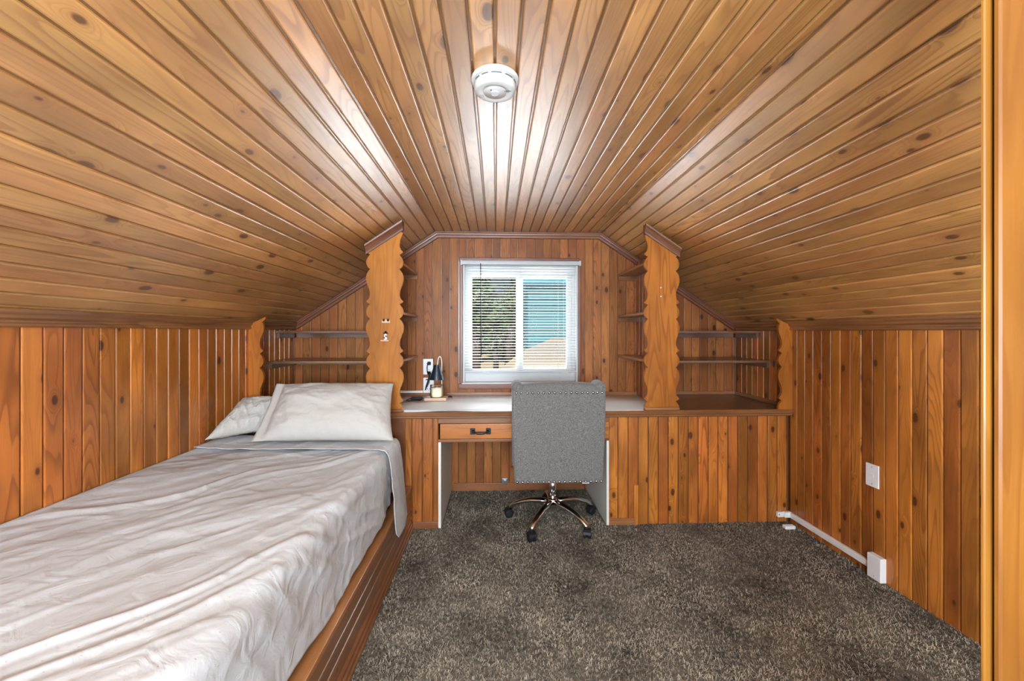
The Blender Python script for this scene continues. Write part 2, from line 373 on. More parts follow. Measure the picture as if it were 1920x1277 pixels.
# ------------------------------------------------------------------ room dimensions
XL, XR = -1.615, 2.0
Y0, YB = -2.55, 3.34          # rear wall behind the camera, window wall
YC = 2.708                    # face of the built-in cabinet
CX, HB, CZ = 0.187, 0.680, 2.108
SL = 2/3
def ceil_z(x): return CZ-max(0, abs(x-CX)-HB)*SL
P = 0.0692; G = 0.0045; T = 0.0085      # board pitch, joint width, how far the boards stand proud

def board(parent, mat, o, ez, nrm, wdt, l0, l1, r0=None, r1=None, name='plank', th=T, ch=0.0045):
    """one board: o = a point on the backing plane in the board's centre line, ez its length, nrm the side one sees.
    l0,l1: ends on the -x edge ; r0,r1 on the +x edge (slanted cuts)"""
    ez = V(ez).normalized(); nrm = V(nrm).normalized(); ey = -nrm; ex = ey.cross(ez)
    if r0 is None: r0 = l0
    if r1 is None: r1 = l1
    mid = (l0+l1+r0+r1)/4
    m = Matrix((ex, ey, ez)).transposed().to_4x4(); m.translation = V(o)+ez*mid
    h = wdt/2
    prof = [(-h, 0), (-h, -(th-ch)), (-h+ch*0.32, -(th-ch*0.32)), (-h+ch, -th), (h-ch, -th), (h-ch*0.32, -(th-ch*0.32)), (h, -(th-ch)), (h, 0)]
    n_p = len(prof)
    vs_ = []
    for e0, e1 in ((l0, r0), (l1, r1)):
        for x, y in prof:
            k = (x+h)/wdt
            vs_.append((x, y, e0*(1-k)+e1*k-mid))
    fs = [(i, (i+1) % n_p, n_p+(i+1) % n_p, n_p+i) for i in range(n_p)]+[tuple(range(n_p-1, -1, -1)), tuple(range(n_p, 2*n_p))]
    me = bpy.data.meshes.new(name); me.from_pydata(vs_, [], fs); me.materials.append(mat); me.update()
    ob = bpy.data.objects.new(name, me)
    j = random.uniform(-0.0006, 0.0006)
    m.translation += nrm*j
    return link(ob, parent, m)
def slab(name, verts, faces, mat, **kw):
    o = mesh(name, verts, faces, mat, None, **kw); o['kind'] = 'structure'; return o

# ---- floor
floor = box('floor', (XL-0.1, Y0, -0.1), (XR+0.1, YB+0.1, 0.0), M['carpet'], None, 'y'); floor['kind'] = 'structure'
def make_pile():
    n = 230000
    x = np.random.uniform(-0.62, XR-0.005, n); y = 0.55+(YB-0.55)*np.random.uniform(0, 1, n)**1.35
    keep = ~((y > YC-0.0) & ((x < -0.355) | (x > 0.73)))
    keep &= ~((x < -0.535))
    x = x[keep]; y = y[keep]; n = len(x)
    a = np.random.uniform(0, 2*PI, n); L = np.random.uniform(0.006, 0.013, n); hw = np.random.uniform(0.0007, 0.0013, n)
    hz = np.random.uniform(0.002, 0.010, n)
    dx, dy = np.cos(a)*L, np.sin(a)*L; px_, py_ = -np.sin(a)*hw, np.cos(a)*hw
    co = np.zeros((n, 4, 3))
    co[:, 0] = np.stack([x-px_, y-py_, np.full(n, 0.001)], 1); co[:, 1] = np.stack([x+px_, y+py_, np.full(n, 0.001)], 1)
    co[:, 2] = np.stack([x+dx+px_, y+dy+py_, hz], 1); co[:, 3] = np.stack([x+dx-px_, y+dy-py_, hz], 1)
    me = bpy.data.meshes.new('carpet_pile'); me.vertices.add(n*4); me.vertices.foreach_set('co', co.ravel())
    me.loops.add(n*4); me.loops.foreach_set('vertex_index', np.arange(n*4)); me.polygons.add(n)
    me.polygons.foreach_set('loop_start', np.arange(n)*4); me.polygons.foreach_set('loop_total', np.full(n, 4)); me.update(calc_edges=True)
    me.materials.append(M['pile'])
    o = bpy.data.objects.new('carpet_pile', me); link(o, floor); o['kind'] = 'stuff'
make_pile()

# ---- walls: backing slabs with every board a piece of its own
XLt, XRt = XL-T, XR+T            # plane of the joints
YBt = YB+T
wall_left = slab('wall_left', boxv((XLt-0.08, Y0, 0), (XLt, YB+0.1, 1.45)), BOXF, M['joint'])
wall_right = slab('wall_right', boxv((XRt, Y0, 0), (XRt+0.08, YB+0.1, 1.45)), BOXF, M['joint'])
WX0, WX1, WZ0, WZ1 = -0.268, 0.673, 0.884, 1.868     # window opening
wb = MB()
wb.box((XL-0.1, YBt, 0), (WX0, YBt+0.11, 2.3)); wb.box((WX1, YBt, 0), (XR+0.1, YBt+0.11, 2.3))
wb.box((WX0, YBt, 0), (WX1, YBt+0.11, WZ0)); wb.box((WX0, YBt, WZ1), (WX1, YBt+0.11, 2.3))
wall_back = wb.build('wall_back', M['joint']); wall_back['kind'] = 'structure'
wall_front = box('wall_front', (XL-0.1, Y0-0.1, 0), (XR+0.1, Y0, 2.3), M['wall'], None, 'z'); wall_front['kind'] = 'structure'
ztop = 1.335
def yl(px): u = (px-960)/F; return XL*(CT-u*ST)/(ST+u*CT)
yph = yl(244.7)
k0 = int((Y0-yph)/P)-1   
for k in range(k0, 80):
    a = yph+k*P; b_ = a+P
    if a < Y0+0.01 or b_ > YB: continue
    vis = a < 2.72
    board(wall_left, M['wall'], (XLt, (a+b_)/2, 0), (0, 0, 1), (1, 0, 0), P-G, 0.45 if a < YC-0.02 and a > 0.5 else (0.0 if a < YC else 0.76), ztop)
yph = 1.6147; PR = 0.0681
for k in range(-70, 40):
    a = yph+k*PR; b_ = a+PR
    if a < Y0+0.01 or b_ > YB: continue
    board(wall_right, M['wall'], (XRt, (a+b_)/2, 0), (0, 0, 1), (-1, 0, 0), PR-G, 0.0 if a < YC-0.02 else 0.76, ztop)
xph = -0.514
for k in range(-20, 40):
    a = xph+k*P; b_ = a+P
    a2, b2 = max(a, XL), min(b_, XR)
    if b2-a2 < 0.02: continue
    c = (a2+b2)/2; wd = b2-a2-G
    za, zb = ceil_z(a2)-0.006, ceil_z(b2)-0.006
    low = 0.0 if (c > -0.40 and c < 0.80) else 0.76
    if c > WX0-0.01 and c < WX1+0.01:
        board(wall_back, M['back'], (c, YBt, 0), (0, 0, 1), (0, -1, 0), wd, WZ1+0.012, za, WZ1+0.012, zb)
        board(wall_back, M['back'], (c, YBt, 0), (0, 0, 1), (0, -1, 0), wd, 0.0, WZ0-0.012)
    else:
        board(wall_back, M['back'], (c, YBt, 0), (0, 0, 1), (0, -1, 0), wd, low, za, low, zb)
# ---- ceiling
TC = T
xs = [XL-0.12, CX-HB, CX+HB, XR+0.12]
poly = []
for x in xs: poly.append((x, ceil_z(x)+TC*1.05))
for x in reversed(xs): poly.append((x, ceil_z(x)+0.1))
n_ = len(poly)
cv = [(x, Y0-0.1, z) for x, z in poly]+[(x, YB+0.12, z) for x, z in poly]
cf = [(i, (i+1) % n_, n_+(i+1) % n_, n_+i) for i in range(n_)]
cf += [(0, 1, 6, 7), (1, 2, 5, 6), (2, 3, 4, 5), (8, 9, 14, 15), (9, 10, 13, 14), (10, 11, 12, 13)]
ceiling = slab('ceiling', cv, cf, M['ceil_joint'], m=frame((0, 0, 2), (0, 1, 0)))
nb = 20; pc = 2*HB/nb
ph = (-0.003-(CX-HB)) % P
xx = CX-HB
edges = [CX-HB]+[CX-HB+ph+k*P for k in range(0, 21) if 0.02 < ph+k*P < 2*HB-0.02]+[CX+HB]
for a, b_ in zip(edges[:-1], edges[1:]):
    board(ceiling, M['ceil'], ((a+b_)/2, 0, CZ+TC), (0, 1, 0), (0, 0, -1), b_-a-G-0.0025, Y0, YB, ch=0.0045)
sl = math.hypot(1, SL)
for sgn in (-1, 1):
    nrm = V((-sgn*SL, 0, -1)).normalized()
    L = ((CX-HB-XL) if sgn < 0 else (XR-CX-HB))*sl
    nbd = int(L/P)+1
    for k in range(nbd):
        s0, s1 = k*P, min((k+1)*P, L+0.02)
        s = (s0+s1)/2
        x = CX+sgn*(HB+s/sl); z = CZ-s/sl*SL
        o = V((x, 0, z))-nrm*TC
        board(ceiling, M['ceil'], o, (0, 1, 0), nrm, s1-s0-G-0.001, Y0, YB, ch=0.0058)
# ---- crown mouldings
def crown_poly(d, h, e1, e2):
    """moulding profile: e1 = out of the wall, e2 = away from the ceiling"""
    e1 = V(e1); e2 = V(e2)
    pr = [(0, 0), (d, 0), (d, 0.18*h), (0.86*d, 0.30*h), (0.80*d, 0.48*h), (0.52*d, 0.62*h), (0.50*d, 0.74*h), (0.62*d, 0.80*h), (0.60*d, 0.92*h), (0.3*d, h), (0, h)]
    return [e1*a+e2*b for a, b in pr]
def trim(name, a, b, e1, e2, d=0.028, h=0.05, mat='trim', kind='structure', parent=None):
    a = V(a); b = V(b)
    o = MB().prism(crown_poly(d, h, e1, e2), a, b).build(name, M[mat], parent, frame((a+b)/2, b-a))
    if kind and parent is None: o['kind'] = kind
    return o
zc = ceil_z(XL)
trim('trim_1', (CX-HB+0.012, YB, CZ-0.002), (CX+HB-0.012, YB, CZ-0.002), (0, -1, 0), (0, 0, -1))
for i, sgn in enumerate((-1, 1)):
    nrm = V((-sgn*SL, 0, -1)).normalized()
    a = V((CX+sgn*(HB-0.008), YB, CZ-0.002)); xe = XL if sgn < 0 else XR
    b = V((xe, YB, ceil_z(xe)-0.002))
    trim('trim_%d' % (2+i), a, b, (0, -1, 0), nrm)
for i, (x, sgn) in enumerate(((XL, 1), (XR, -1))):
    z = ceil_z(x)
    trim('trim_%d' % (4+i), (x, Y0, z+0.012), (x, YB, z+0.012), (sgn, 0, 0), (0, 0, -1), d=0.034, h=0.062, mat='edge')
# low trim under the window wall above the counter and at the kneehole floor
def strip(name, lo, hi, mat='edge', grain='x', bevel=0.002, parent=None):
    o = box(name, lo, hi, M[mat], parent, grain, bevel)
    if parent is None: o['kind'] = 'structure'
    return o
strip('trim_6', (XL, YB-0.014, 0.772), (XR, YB, 0.800))
strip('trim_7', (XR-0.014, YC+0.02, 0.772), (XR, YB-0.014, 0.800), grain='y')
strip('trim_8', (XL, YC+0.02, 0.772), (XL+0.014, YB-0.014, 0.800), grain='y')
strip('baseboard_back', (-0.345, YB-0.016, 0.0), (0.72, YB, 0.062))

# ------------------------------------------------------------------ window
win = thing('window_1', ((WX0+WX1)/2, YB, WZ0), None, None); win['kind'] = 'structure'
cs = MB(); ww = 0.026
casing_m = M['trim']
for nm, lo, hi, g in (('head', (WX0-0.03, YB-0.02, WZ1-0.002), (WX1+0.012, YB, WZ1+0.030), 'x'),
                      ('left', (WX0-0.028, YB-0.018, WZ0-0.005), (WX0+0.0, YB, WZ1), 'z'),
                      ('right', (WX1+0.0, YB-0.018, WZ0-0.005), (WX1+0.026, YB, WZ1), 'z'),
                      ('apron', (WX0-0.035, YB-0.022, WZ0-0.055), (WX1+0.035, YB, WZ0-0.012), 'x')):
    box('window_casing', lo, hi, casing_m, win, g, 0.004)
box('window_sill', (WX0-0.01, YB-0.030, WZ0-0.014), (WX1+0.01, YBt+0.05, WZ0-0.001), M['vinyl'], win, 'x', 0.003)
YW = YB+0.045
fr = MB()
fr.box((WX0, YB-0.004, WZ0), (WX0+0.013, YBt+0.11, WZ1)); fr.box((WX1-0.013, YB-0.004, WZ0), (WX1, YBt+0.11, WZ1))
fr.box((WX0+0.013, YB-0.004, WZ1-0.013), (WX1-0.013, YBt+0.11, WZ1))
fr.build('window_frame', M['vinyl'], win)
xm = at(974, 600, YW).x
g0, g1 = at(885.4, 519, YW), at(1063.6, 691, YW)
lo_z, hi_z = g1.z, g0.z
def sash(xa, xb, y, ft):
    f = MB()
    f.box((xa, y, lo_z-ft), (xa+ft, y+0.03, hi_z+ft)); f.box((xb-ft, y, lo_z-ft), (xb, y+0.03, hi_z+ft))
    f.box((xa+ft, y, lo_z-ft), (xb-ft, y+0.03, lo_z)); f.box((xa+ft, y, hi_z), (xb-ft, y+0.03, hi_z+ft))
    s = f.build('sash', M['vinyl'], win)
    box('pane', (xa+ft, y+0.012, lo_z), (xb-ft, y+0.016, hi_z), M['glass'], s)
    return s
sash(g0.x-0.038, xm+0.030, YW, 0.036)
s2 = sash(xm-0.026, g1.x+0.038, YW+0.032, 0.036)
mf = MB()   # fixed frame around the sashes
mf.box((WX0+0.013, YW+0.005, WZ0), (g0.x-0.038, YW+0.06, WZ1-0.013)); mf.box((g1.x+0.038, YW+0.005, WZ0), (WX1-0.013, YW+0.06, WZ1-0.013))
mf.box((g0.x-0.038, YW+0.005, WZ0), (g1.x+0.038, YW+0.06, lo_z-0.036)); mf.box((g0.x-0.038, YW+0.005, hi_z+0.036), (g1.x+0.038, YW+0.06, WZ1-0.013))
mf.build('window_frame', M['vinyl'], win)
box('insect_screen', (xm+0.01, YW+0.070, lo_z-0.01), (g1.x+0.005, YW+0.0705, hi_z+0.01), M['screen'], win)

# blind
bl = thing('window_blind', (0.2, YB-0.02, WZ1), 'white horizontal mini blind with open slats hung in front of the window', 'blind')
YS = YB-0.006
hl, hr = at(864, 500, YB-0.045), at(1089, 500, YB-0.045)
box('head_rail', (hl.x, YB-0.044, WZ1-0.032), (hr.x, YB-0.021, WZ1+0.0), M['slat'], bl, 'x', 0.003)
box('bracket', (hl.x-0.003, YB-0.046, WZ1-0.036), (hl.x+0.012, YB-0.0205, WZ1+0.004), M['vinyl'], bl, 'x', 0.002)
box('bracket', (hr.x-0.012, YB-0.046, WZ1-0.036), (hr.x+0.003, YB-0.0205, WZ1+0.004), M['vinyl'], bl, 'x', 0.002)
sx0, sx1 = WX0+0.016, WX1-0.016
zt, zb_ = WZ1-0.047, 0.992
ns_ = 36; pitch = (zt-zb_)/ns_
sv, sf = [], []
for e in (sx0, sx1):
    for q in range(5):
        yy = -0.0125+0.00625*q
        sv.append((e, yy, 0.0022*(1-(yy/0.0125)**2)-0.0006))
for q in range(4): sf.append((q, q+1, 6+q, 5+q))
me = bpy.data.meshes.new('slat')
tv = sv+[(a, b, c-0.0007) for a, b, c in sv]
tf = sf+[tuple(i+10 for i in reversed(q)) for q in sf]+[(0, 10, 11, 1), (1, 11, 12, 2), (2, 12, 13, 3), (3, 13, 14, 4), (5, 6, 16, 15), (6, 7, 17, 16), (7, 8, 18, 17), (8, 9, 19, 18), (0, 5, 15, 10), (4, 14, 19, 9)]
me.from_pydata(tv, [], tf); me.materials.append(M['slat']); me.update()
ysl = YB-0.006
for k in range(ns_+1):
    o = bpy.data.objects.new('slat', me)
    tilt = math.radians(3)
    mt = Matrix.Translation((0, ysl, zt-k*pitch)) @ Matrix.Rotation(tilt, 4, 'X')
    if k < 3: mt = Matrix.Translation((0, ysl, zt-k*pitch)) @ Matrix.Rotation(tilt, 4, 'X') @ Matrix.Translation((0.2, 0, 0)) @ Matrix.Rotation(0.006, 4, 'Y') @ Matrix.Translation((-0.2, 0, 0))
    link(o, bl, mt)
box('bottom_rail', (sx0-0.002, ysl-0.012, 0.963), (sx1+0.002, ysl+0.012, 0.978), M['slat'], bl, 'x', 0.002)
for px in (903, 976, 1046, 1056):
    x = at(px, 600, ysl).x
    MB().tube([(x, ysl-0.014, WZ1-0.03), (x, ysl-0.014, 0.978)], 0.0011, 6).build('cord', M['slat'], bl)
xw = at(901, 600, YB-0.05).x
MB().tube([(xw, YB-0.052, WZ1-0.022), (xw+0.002, YB-0.056, 1.4), (xw+0.006, YB-0.054, at(0, 668, YB-0.05).z)], [0.003, 0.003, 0.0045], 8).build('tilt_wand', M['black'], bl)
for px in (911, 1058):
    p = at(px, 696, ysl); box('hold_down_tab', (p.x-0.03, ysl-0.016, 0.955), (p.x+0.03, ysl-0.012, 0.968), M['vinyl'], bl, 'x')

# ------------------------------------------------------------------ cabinet under the counter
cab = thing('base_cabinet', (0.2, YC+0.3, 0), 'long built-in pine cabinet of upright boards under the counter, with a kneehole', 'cabinet')
YCt = YC+T
KX0, KX1 = -0.362, 0.740      # kneehole
ZB = 0.7264                    # under the counter
box('carcass', (XL+0.002, YCt, 0.0), (KX0-0.019, YB-0.02, 0.7262), M['joint'], cab)
box('carcass', (KX1+0.017, YCt, 0.0), (XR-0.001, YB-0.02, 0.7262), M['joint'], cab)
box('kneehole_panel', (KX0-0.018, YC-0.004, 0.0), (KX0, YB-0.017, 0.566), M['melamine'], cab)
box('kneehole_panel', (KX1, YC-0.004, 0.0), (KX1+0.016, YB-0.017, 0.566), M['melamine'], cab)
xph = 0.819
for k in range(-40, 40):
    a = xph+k*0.0686; b_ = a+0.0686
    if b_ < -0.60 or a > XR-0.01: continue
    for x0, x1 in ((-0.60, KX0-0.018), (KX1+0.016, XR-0.002)):
        a2, b2 = max(a, x0), min(b_, x1)
        if b2-a2 < 0.016: continue
        lowz = 0.045 if b2 < 0 or a2 < 0.92 and a2 > 0.7 else 0.0
        board(cab, M['wall'], ((a2+b2)/2, YCt, 0), (0, 0, 1), (0, -1, 0), b2-a2-0.006, lowz, ZB)
box('baseboard', (-0.545, YC-0.010, 0), (KX0-0.018, YC+0.006, 0.045), M['edge'], cab, 'x', 0.003)
box('baseboard', (KX1+0.016, YC-0.010, 0), (0.93, YC+0.006, 0.045), M['edge'], cab, 'x', 0.003)
box('patch_strip', (0.925, YC-0.007, 0), (0.955, YC+0.004, 0.265), M['drawer'], cab, 'z', 0.001)
box('rail', (KX0-0.018, YC-0.006, 0.690), (KX1+0.016, YC+0.02, ZB), M['edge'], cab, 'x', 0.001)
box('rail', (KX0-0.018, YC-0.006, 0.566), (KX1+0.016, YC+0.02, 0.584), M['edge'], cab, 'x', 0.002)
box('apron_board', (0.182, YC-0.004, 0.584), (KX1+0.016, YC+0.018, 0.690), M['drawer'], cab, 'x', 0.001)
dr = box('drawer', (KX0-0.006, YC-0.014, 0.588), (0.176, YC+0.40, 0.688), M['drawer'], cab, 'x', 0.004)
hp = at(901, 809, YC-0.02)
hd = MB(); hx, hz = hp.x, hp.z
for s in (-1, 1):
    hd.box((hx+s*0.052-0.016, YC-0.018, hz-0.021), (hx+s*0.052+0.016, YC-0.0142, hz+0.021))
    hd.lathe([(0.011, 0), (0.009, -0.008), (0.0055, -0.02)], (hx+s*0.046, YC-0.018, hz), 12, 'y')
hd.tube([(hx-0.046, YC-0.034, hz+0.002), (hx-0.034, YC-0.040, hz-0.004), (hx-0.018, YC-0.042, hz-0.007), (hx+0.018, YC-0.042, hz-0.007), (hx+0.034, YC-0.040, hz-0.004), (hx+0.046, YC-0.034, hz+0.002)], [0.006, 0.006, 0.009, 0.009, 0.006, 0.006], 10)
h_o = hd.build('drawer_pull', M['iron'], dr, bevel=0.0015); h_o['label'] = 'black iron pull on square plates'

# countertop
ct = thing('countertop', (0.19, YC, ZB), 'brown wooden counter running wall to wall above the boarded cabinet', 'countertop')
box('top_board', (XL+0.002, YC-0.014, 0.7275), (XR-0.002, YB-0.0005, 0.771), M['shelf'], ct, 'x')
mo = MB().prism([(0, 0, 0), (0, -0.024, 0), (0, -0.030, 0.006), (0, -0.030, 0.014), (0, -0.022, 0.018), (0, -0.022, 0.022), (0, -0.034, 0.026), (0, -0.036, 0.038), (0, -0.030, 0.045), (0, -0.0142, 0.045), (0, -0.0142, 0)], (XL+0.01, YC, 0.7265), (XR-0.0, YC, 0.7265))
mo.build('edge_moulding', M['edge'], ct, frame((0.2, YC, 0.74), (1, 0, 0)))

# ------------------------------------------------------------------ scalloped boards and shelves
PROF = [(0, 0.013), (0.03, 0.004), (0.055, -0.011), (0.09, -0.002), (0.13, 0.007), (0.18, 0.013), (0.23, 0.014), (0.28, 0.009), (0.32, 0.0), (0.35, -0.011), (0.385, -0.002), (0.43, 0.008), (0.49, 0.014), (0.55, 0.0155), (0.62, 0.012), (0.69, 0.003), (0.76, -0.006), (0.83, -0.010), (0.90, -0.009), (0.95, -0.002), (1.0, 0.013)]
PER = 0.3215; Z_SP = 0.8485
def scallop(z):
    s = ((Z_SP+8*PER-z)/PER) % 1.0
    for (a, va), (b, vb) in zip(PROF[:-1], PROF[1:]):
        if a <= s <= b: return va+(vb-va)*(s-a)/(b-a)
    return 0.013
def scallop_zs(z0, z1):
    zs = {z0, z1}
    for k in range(-2, 9):
        for s, _ in PROF[:-1]:
            z = Z_SP+k*PER+(1-s)*PER
            if z0+0.002 < z < z1-0.002: zs.add(z)
    return sorted(zs)
def plate(verts2, y0, y1):
    n = len(verts2); vs_ = [(x, y0, z) for x, z in verts2]+[(x, y1, z) for x, z in verts2]
    return vs_, [tuple(range(n)), tuple(range(2*n-1, n-1, -1))]+[(i, n+i, n+(i+1) % n, (i+1) % n) for i in range(n)]
ZCT = 0.772
for sgn, nm in ((-1, 'left'), (1, 'right')):
    side = 'bed' if sgn < 0 else 'right-hand wall'
    lab = ('tall scalloped pine shelf divider behind the bed pillows, left of the window' if sgn < 0 else
           'tall scalloped pine shelf divider standing on the counter right of the desk chair')
    xa, xb = (-0.826, -0.616) if sgn < 0 else (0.999, 1.209)
    dv = thing('shelf_divider', ((xa+xb)/2, YC, ZCT), lab, 'shelf divider')
    yf = YC-0.032
    def ztopd(x): return ceil_z(x)-0.080
    rz = scallop_zs(ZCT+0.02, ztopd(xb)); lz = scallop_zs(ZCT+0.02, ztopd(xa))
    pts = [(xb+scallop(z), z) for z in rz[:-1]]+[(xb, ztopd(xb))]
    pts += [(xa, ztopd(xa))]+[(xa-scallop(z), z) for z in reversed(lz[:-1])]
    v_, f_ = plate(pts, yf, yf+0.02)
    mesh('front_board', v_, f_, M['light'], dv, frame(((xa+xb)/2, yf, 1.3), (0, 0, 1)))
    box('plinth_moulding', (xa-0.012, yf-0.014, ZCT), (xb+0.012, yf+0.022, ZCT+0.022), M['edge'], dv, 'x', 0.006, 3)
    # crown moulding set square to the roof slope
    nrm = V((-sgn*SL, 0, -1)).normalized()
    xl_, xr_ = xa-0.014, xb+0.014
    a = V((xl_, yf+0.02, ceil_z(xl_)-0.024)); b = V((xr_, yf+0.02, ceil_z(xr_)-0.024))
    pr = [(0, 0), (0.058, 0), (0.056, 0.010), (0.046, 0.018), (0.034, 0.034), (0.030, 0.042), (0.034, 0.046), (0.030, 0.058), (0.0, 0.060)]
    poly = [V((0, -d, 0))+V((0, 0, -h)) for d, h in pr]
    MB().prism(poly, a, b).build('crown_moulding', M['trim'], dv, frame((a+b)/2, b-a))
    # boarded divider going back to the window wall
    xd = 1.168 if sgn > 0 else -0.812       # left face x
    t2 = 0.02
    core = MB(); zt_ = min(ceil_z(xd), ceil_z(xd+t2))-0.030
    core.box((xd, yf+0.021, ZCT), (xd+t2, YB-0.0005, zt_)); core.build('divider_panel', M['joint'], dv)
    yy = yf+0.021; n5 = 9; pw = (YB-yy)/n5
    for k in range(n5):
        for fx, nn in ((xd, (-1, 0, 0)), (xd+t2, (1, 0, 0))):
            board(dv, M['wall'], (fx, yy+(k+0.5)*pw, 0), (0, 0, 1), nn, pw-0.005, ZCT, zt_, th=0.006)
    inner = 1 if sgn < 0 else -1
    xi = (xd+t2+0.0065) if sgn < 0 else (xd-0.0065)
    for z in (1.752, 1.412, 1.088):
        x2 = xi+inner*0.152
        lo_, hi_ = min(xi, x2), max(xi, x2)
        sh_ = box('shelf', (lo_, yf+0.022, z), (hi_, YB-0.0005, z+0.017), M['edge'], dv, 'y', 0.002)
        box('cleat', (lo_, YB-0.018, z-0.036), (hi_, YB-0.0005, z-0.0005), M['edge'], sh_, 'x', 0.001)
    if sgn < 0:
        p = at(724, 602, yf); box('ledge', (p.x-0.026, yf-0.006, p.z-0.012), (p.x+0.026, yf-0.0005, p.z+0.010), M['lampwood'], dv, 'x', 0.001)
        q = MB(); q.lathe([(0.0, -0.009), (0.008, -0.007), (0.009, -0.0061)], (p.x-0.014, yf, p.z+0.006), 10, 'y'); q.lathe([(0.0, -0.009), (0.008, -0.007), (0.009, -0.0061)], (p.x+0.014, yf, p.z+0.006), 10, 'y'); q.build('black_studs', M['black'], dv)
        p = at(722.5, 638.5, yf); box('ledge', (p.x-0.027, yf-0.016, p.z-0.005), (p.x+0.027, yf-0.0005, p.z+0.004), M['lampwood'], dv, 'x', 0.001)
    else:
        for py in (539.5, 556):
            p = at(1239.5, py, yf); MB().lathe([(0.005, 0.0), (0.005, -0.003), (0.0, -0.005)], (p.x, yf, p.z), 10, 'y').build('screw_head', M['steel'], dv)
    # two long shelves between divider and side wall, and the half-round side board
    xs_a = (xd+t2+0.0065) if sgn > 0 else XL+0.0005
    xs_b = XR-0.0005 if sgn > 0 else xd-0.0065
    for j, (z, y0) in enumerate(((1.284, 3.01 if sgn > 0 else 3.05), (1.068, 2.89 if sgn > 0 else 2.95))):
        wh = ('upper' if j == 0 else 'lower'); wr = 'right recess beside the wall' if sgn > 0 else 'left recess above the bed pillows'
        s_ = thing('wall_shelf', ((xs_a+xs_b)/2, YB, z), '%s dark pine shelf spanning the %s' % (wh, wr), 'shelf')
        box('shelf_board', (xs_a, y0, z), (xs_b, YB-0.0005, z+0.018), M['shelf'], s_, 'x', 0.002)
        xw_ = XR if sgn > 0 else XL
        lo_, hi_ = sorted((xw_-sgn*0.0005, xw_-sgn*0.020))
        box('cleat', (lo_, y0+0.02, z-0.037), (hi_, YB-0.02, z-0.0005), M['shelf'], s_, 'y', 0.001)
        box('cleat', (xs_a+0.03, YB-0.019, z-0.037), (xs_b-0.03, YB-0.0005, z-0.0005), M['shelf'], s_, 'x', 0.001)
    # narrow scalloped board against the side wall
    tb = thing('scalloped_side_board', (XR if sgn > 0 else XL, YC, ZCT), 'short narrow pine board with scalloped edge at the %s end of the counter' % ('right' if sgn > 0 else 'left, bed'), 'trim board')
    xo = XR-0.0005 if sgn > 0 else XL+0.0005; xi2 = xo-sgn*0.082
    yfn = YC-0.03 if sgn > 0 else YC+0.02
    zt1 = ceil_z(xi2)-0.055; zt0 = ceil_z(xo)-0.03
    zz = scallop_zs(ZCT, zt1)
    pts = [(xo, ZCT)]+[(xi2-sgn*scallop(z), z) for z in zz[:-1]]+[(xi2-sgn*0.004, zt1-0.002), (xi2-sgn*0.026, ceil_z(xi2-sgn*0.026)-0.055), (xi2-sgn*0.026, ceil_z(xi2-sgn*0.026)-0.040), (xo, ceil_z(xo)-0.022)]
    v_, f_ = plate(pts, yfn, yfn+0.019)
    mesh('board_face', v_, f_, M['light'], tb, frame((xo, yfn, 1.1), (0, 0, 1)))

# ornament on the left divider
pn = at(723, 628, YC-0.04)
orn = thing('ornament', (pn.x, YC-0.040, pn.z), 'tiny black and white ornament on a pale ledge of the left scalloped board', 'ornament')
q = MB(); zb0 = at(723, 637.2, YC-0.04).z
q.lathe([(0.011, 0.0), (0.013, 0.006), (0.009, 0.018), (0.011, 0.030), (0.006, 0.040), (0.0, 0.041)], (pn.x, YC-0.040, zb0), 12).build('body', M['paint'], orn, smooth=True)
q = MB(); q.lathe([(0.016, 0.0), (0.015, 0.004), (0.007, 0.006), (0.006, 0.014), (0.0, 0.015)], (pn.x, YC-0.040, zb0+0.041), 12); q.build('cap', M['black'], orn, smooth=True)
q = MB(); q.box((pn.x-0.009, YC-0.0545, zb0+0.008), (pn.x-0.001, YC-0.049, zb0+0.017)); q.box((pn.x+0.001, YC-0.0545, zb0+0.019), (pn.x+0.009, YC-0.049, zb0+0.028)); q.build('markings', M['black'], orn)

# ------------------------------------------------------------------ white sheet on the counter
def cover():
    nx = 80; xa, xb = -0.599, 0.980
    vs_, fs = [], []
    for i in range(nx+1):
        x = xa+(xb-xa)*i/nx
        s = i/nx
        wave = 0.010*math.exp(-((x+0.30)/0.13)**2)-0.0
        yf = YC-0.044+0.020*math.exp(-((x+0.33)/0.14)**2)+0.010*math.exp(-((x-0.1)/0.3)**2)
        lift = 0.004*math.exp(-((x+0.30)/0.16)**2)
        xw2 = -0.783+(1.160+0.783)*s
        rows = [(x, yf, 0.7735+lift), (x, yf+0.010, 0.7735+lift), (x, YC-0.0094, 0.7733+lift*0.6), (xw2, YC-0.0092, 0.7733+lift*0.6), (xw2, YC+0.05, 0.7728), (xw2, 3.0, 0.7726), (xw2, YB-0.016, 0.7726)]
        vs_ += rows
    n6 = 7
    for i in range(nx):
        for k in range(n6-1): fs.append((i*n6+k, (i+1)*n6+k, (i+1)*n6+k+1, i*n6+k+1))
    o = mesh('desk_cover', vs_, fs, M['paper'], None, smooth=True)
    s_ = o.modifiers.new('s', 'SOLIDIFY'); s_.thickness = 0.0012; s_.offset = 1
    tag(o, 'glossy white sheet covering the desk stretch of the counter below the window', 'desk cover')
cover()

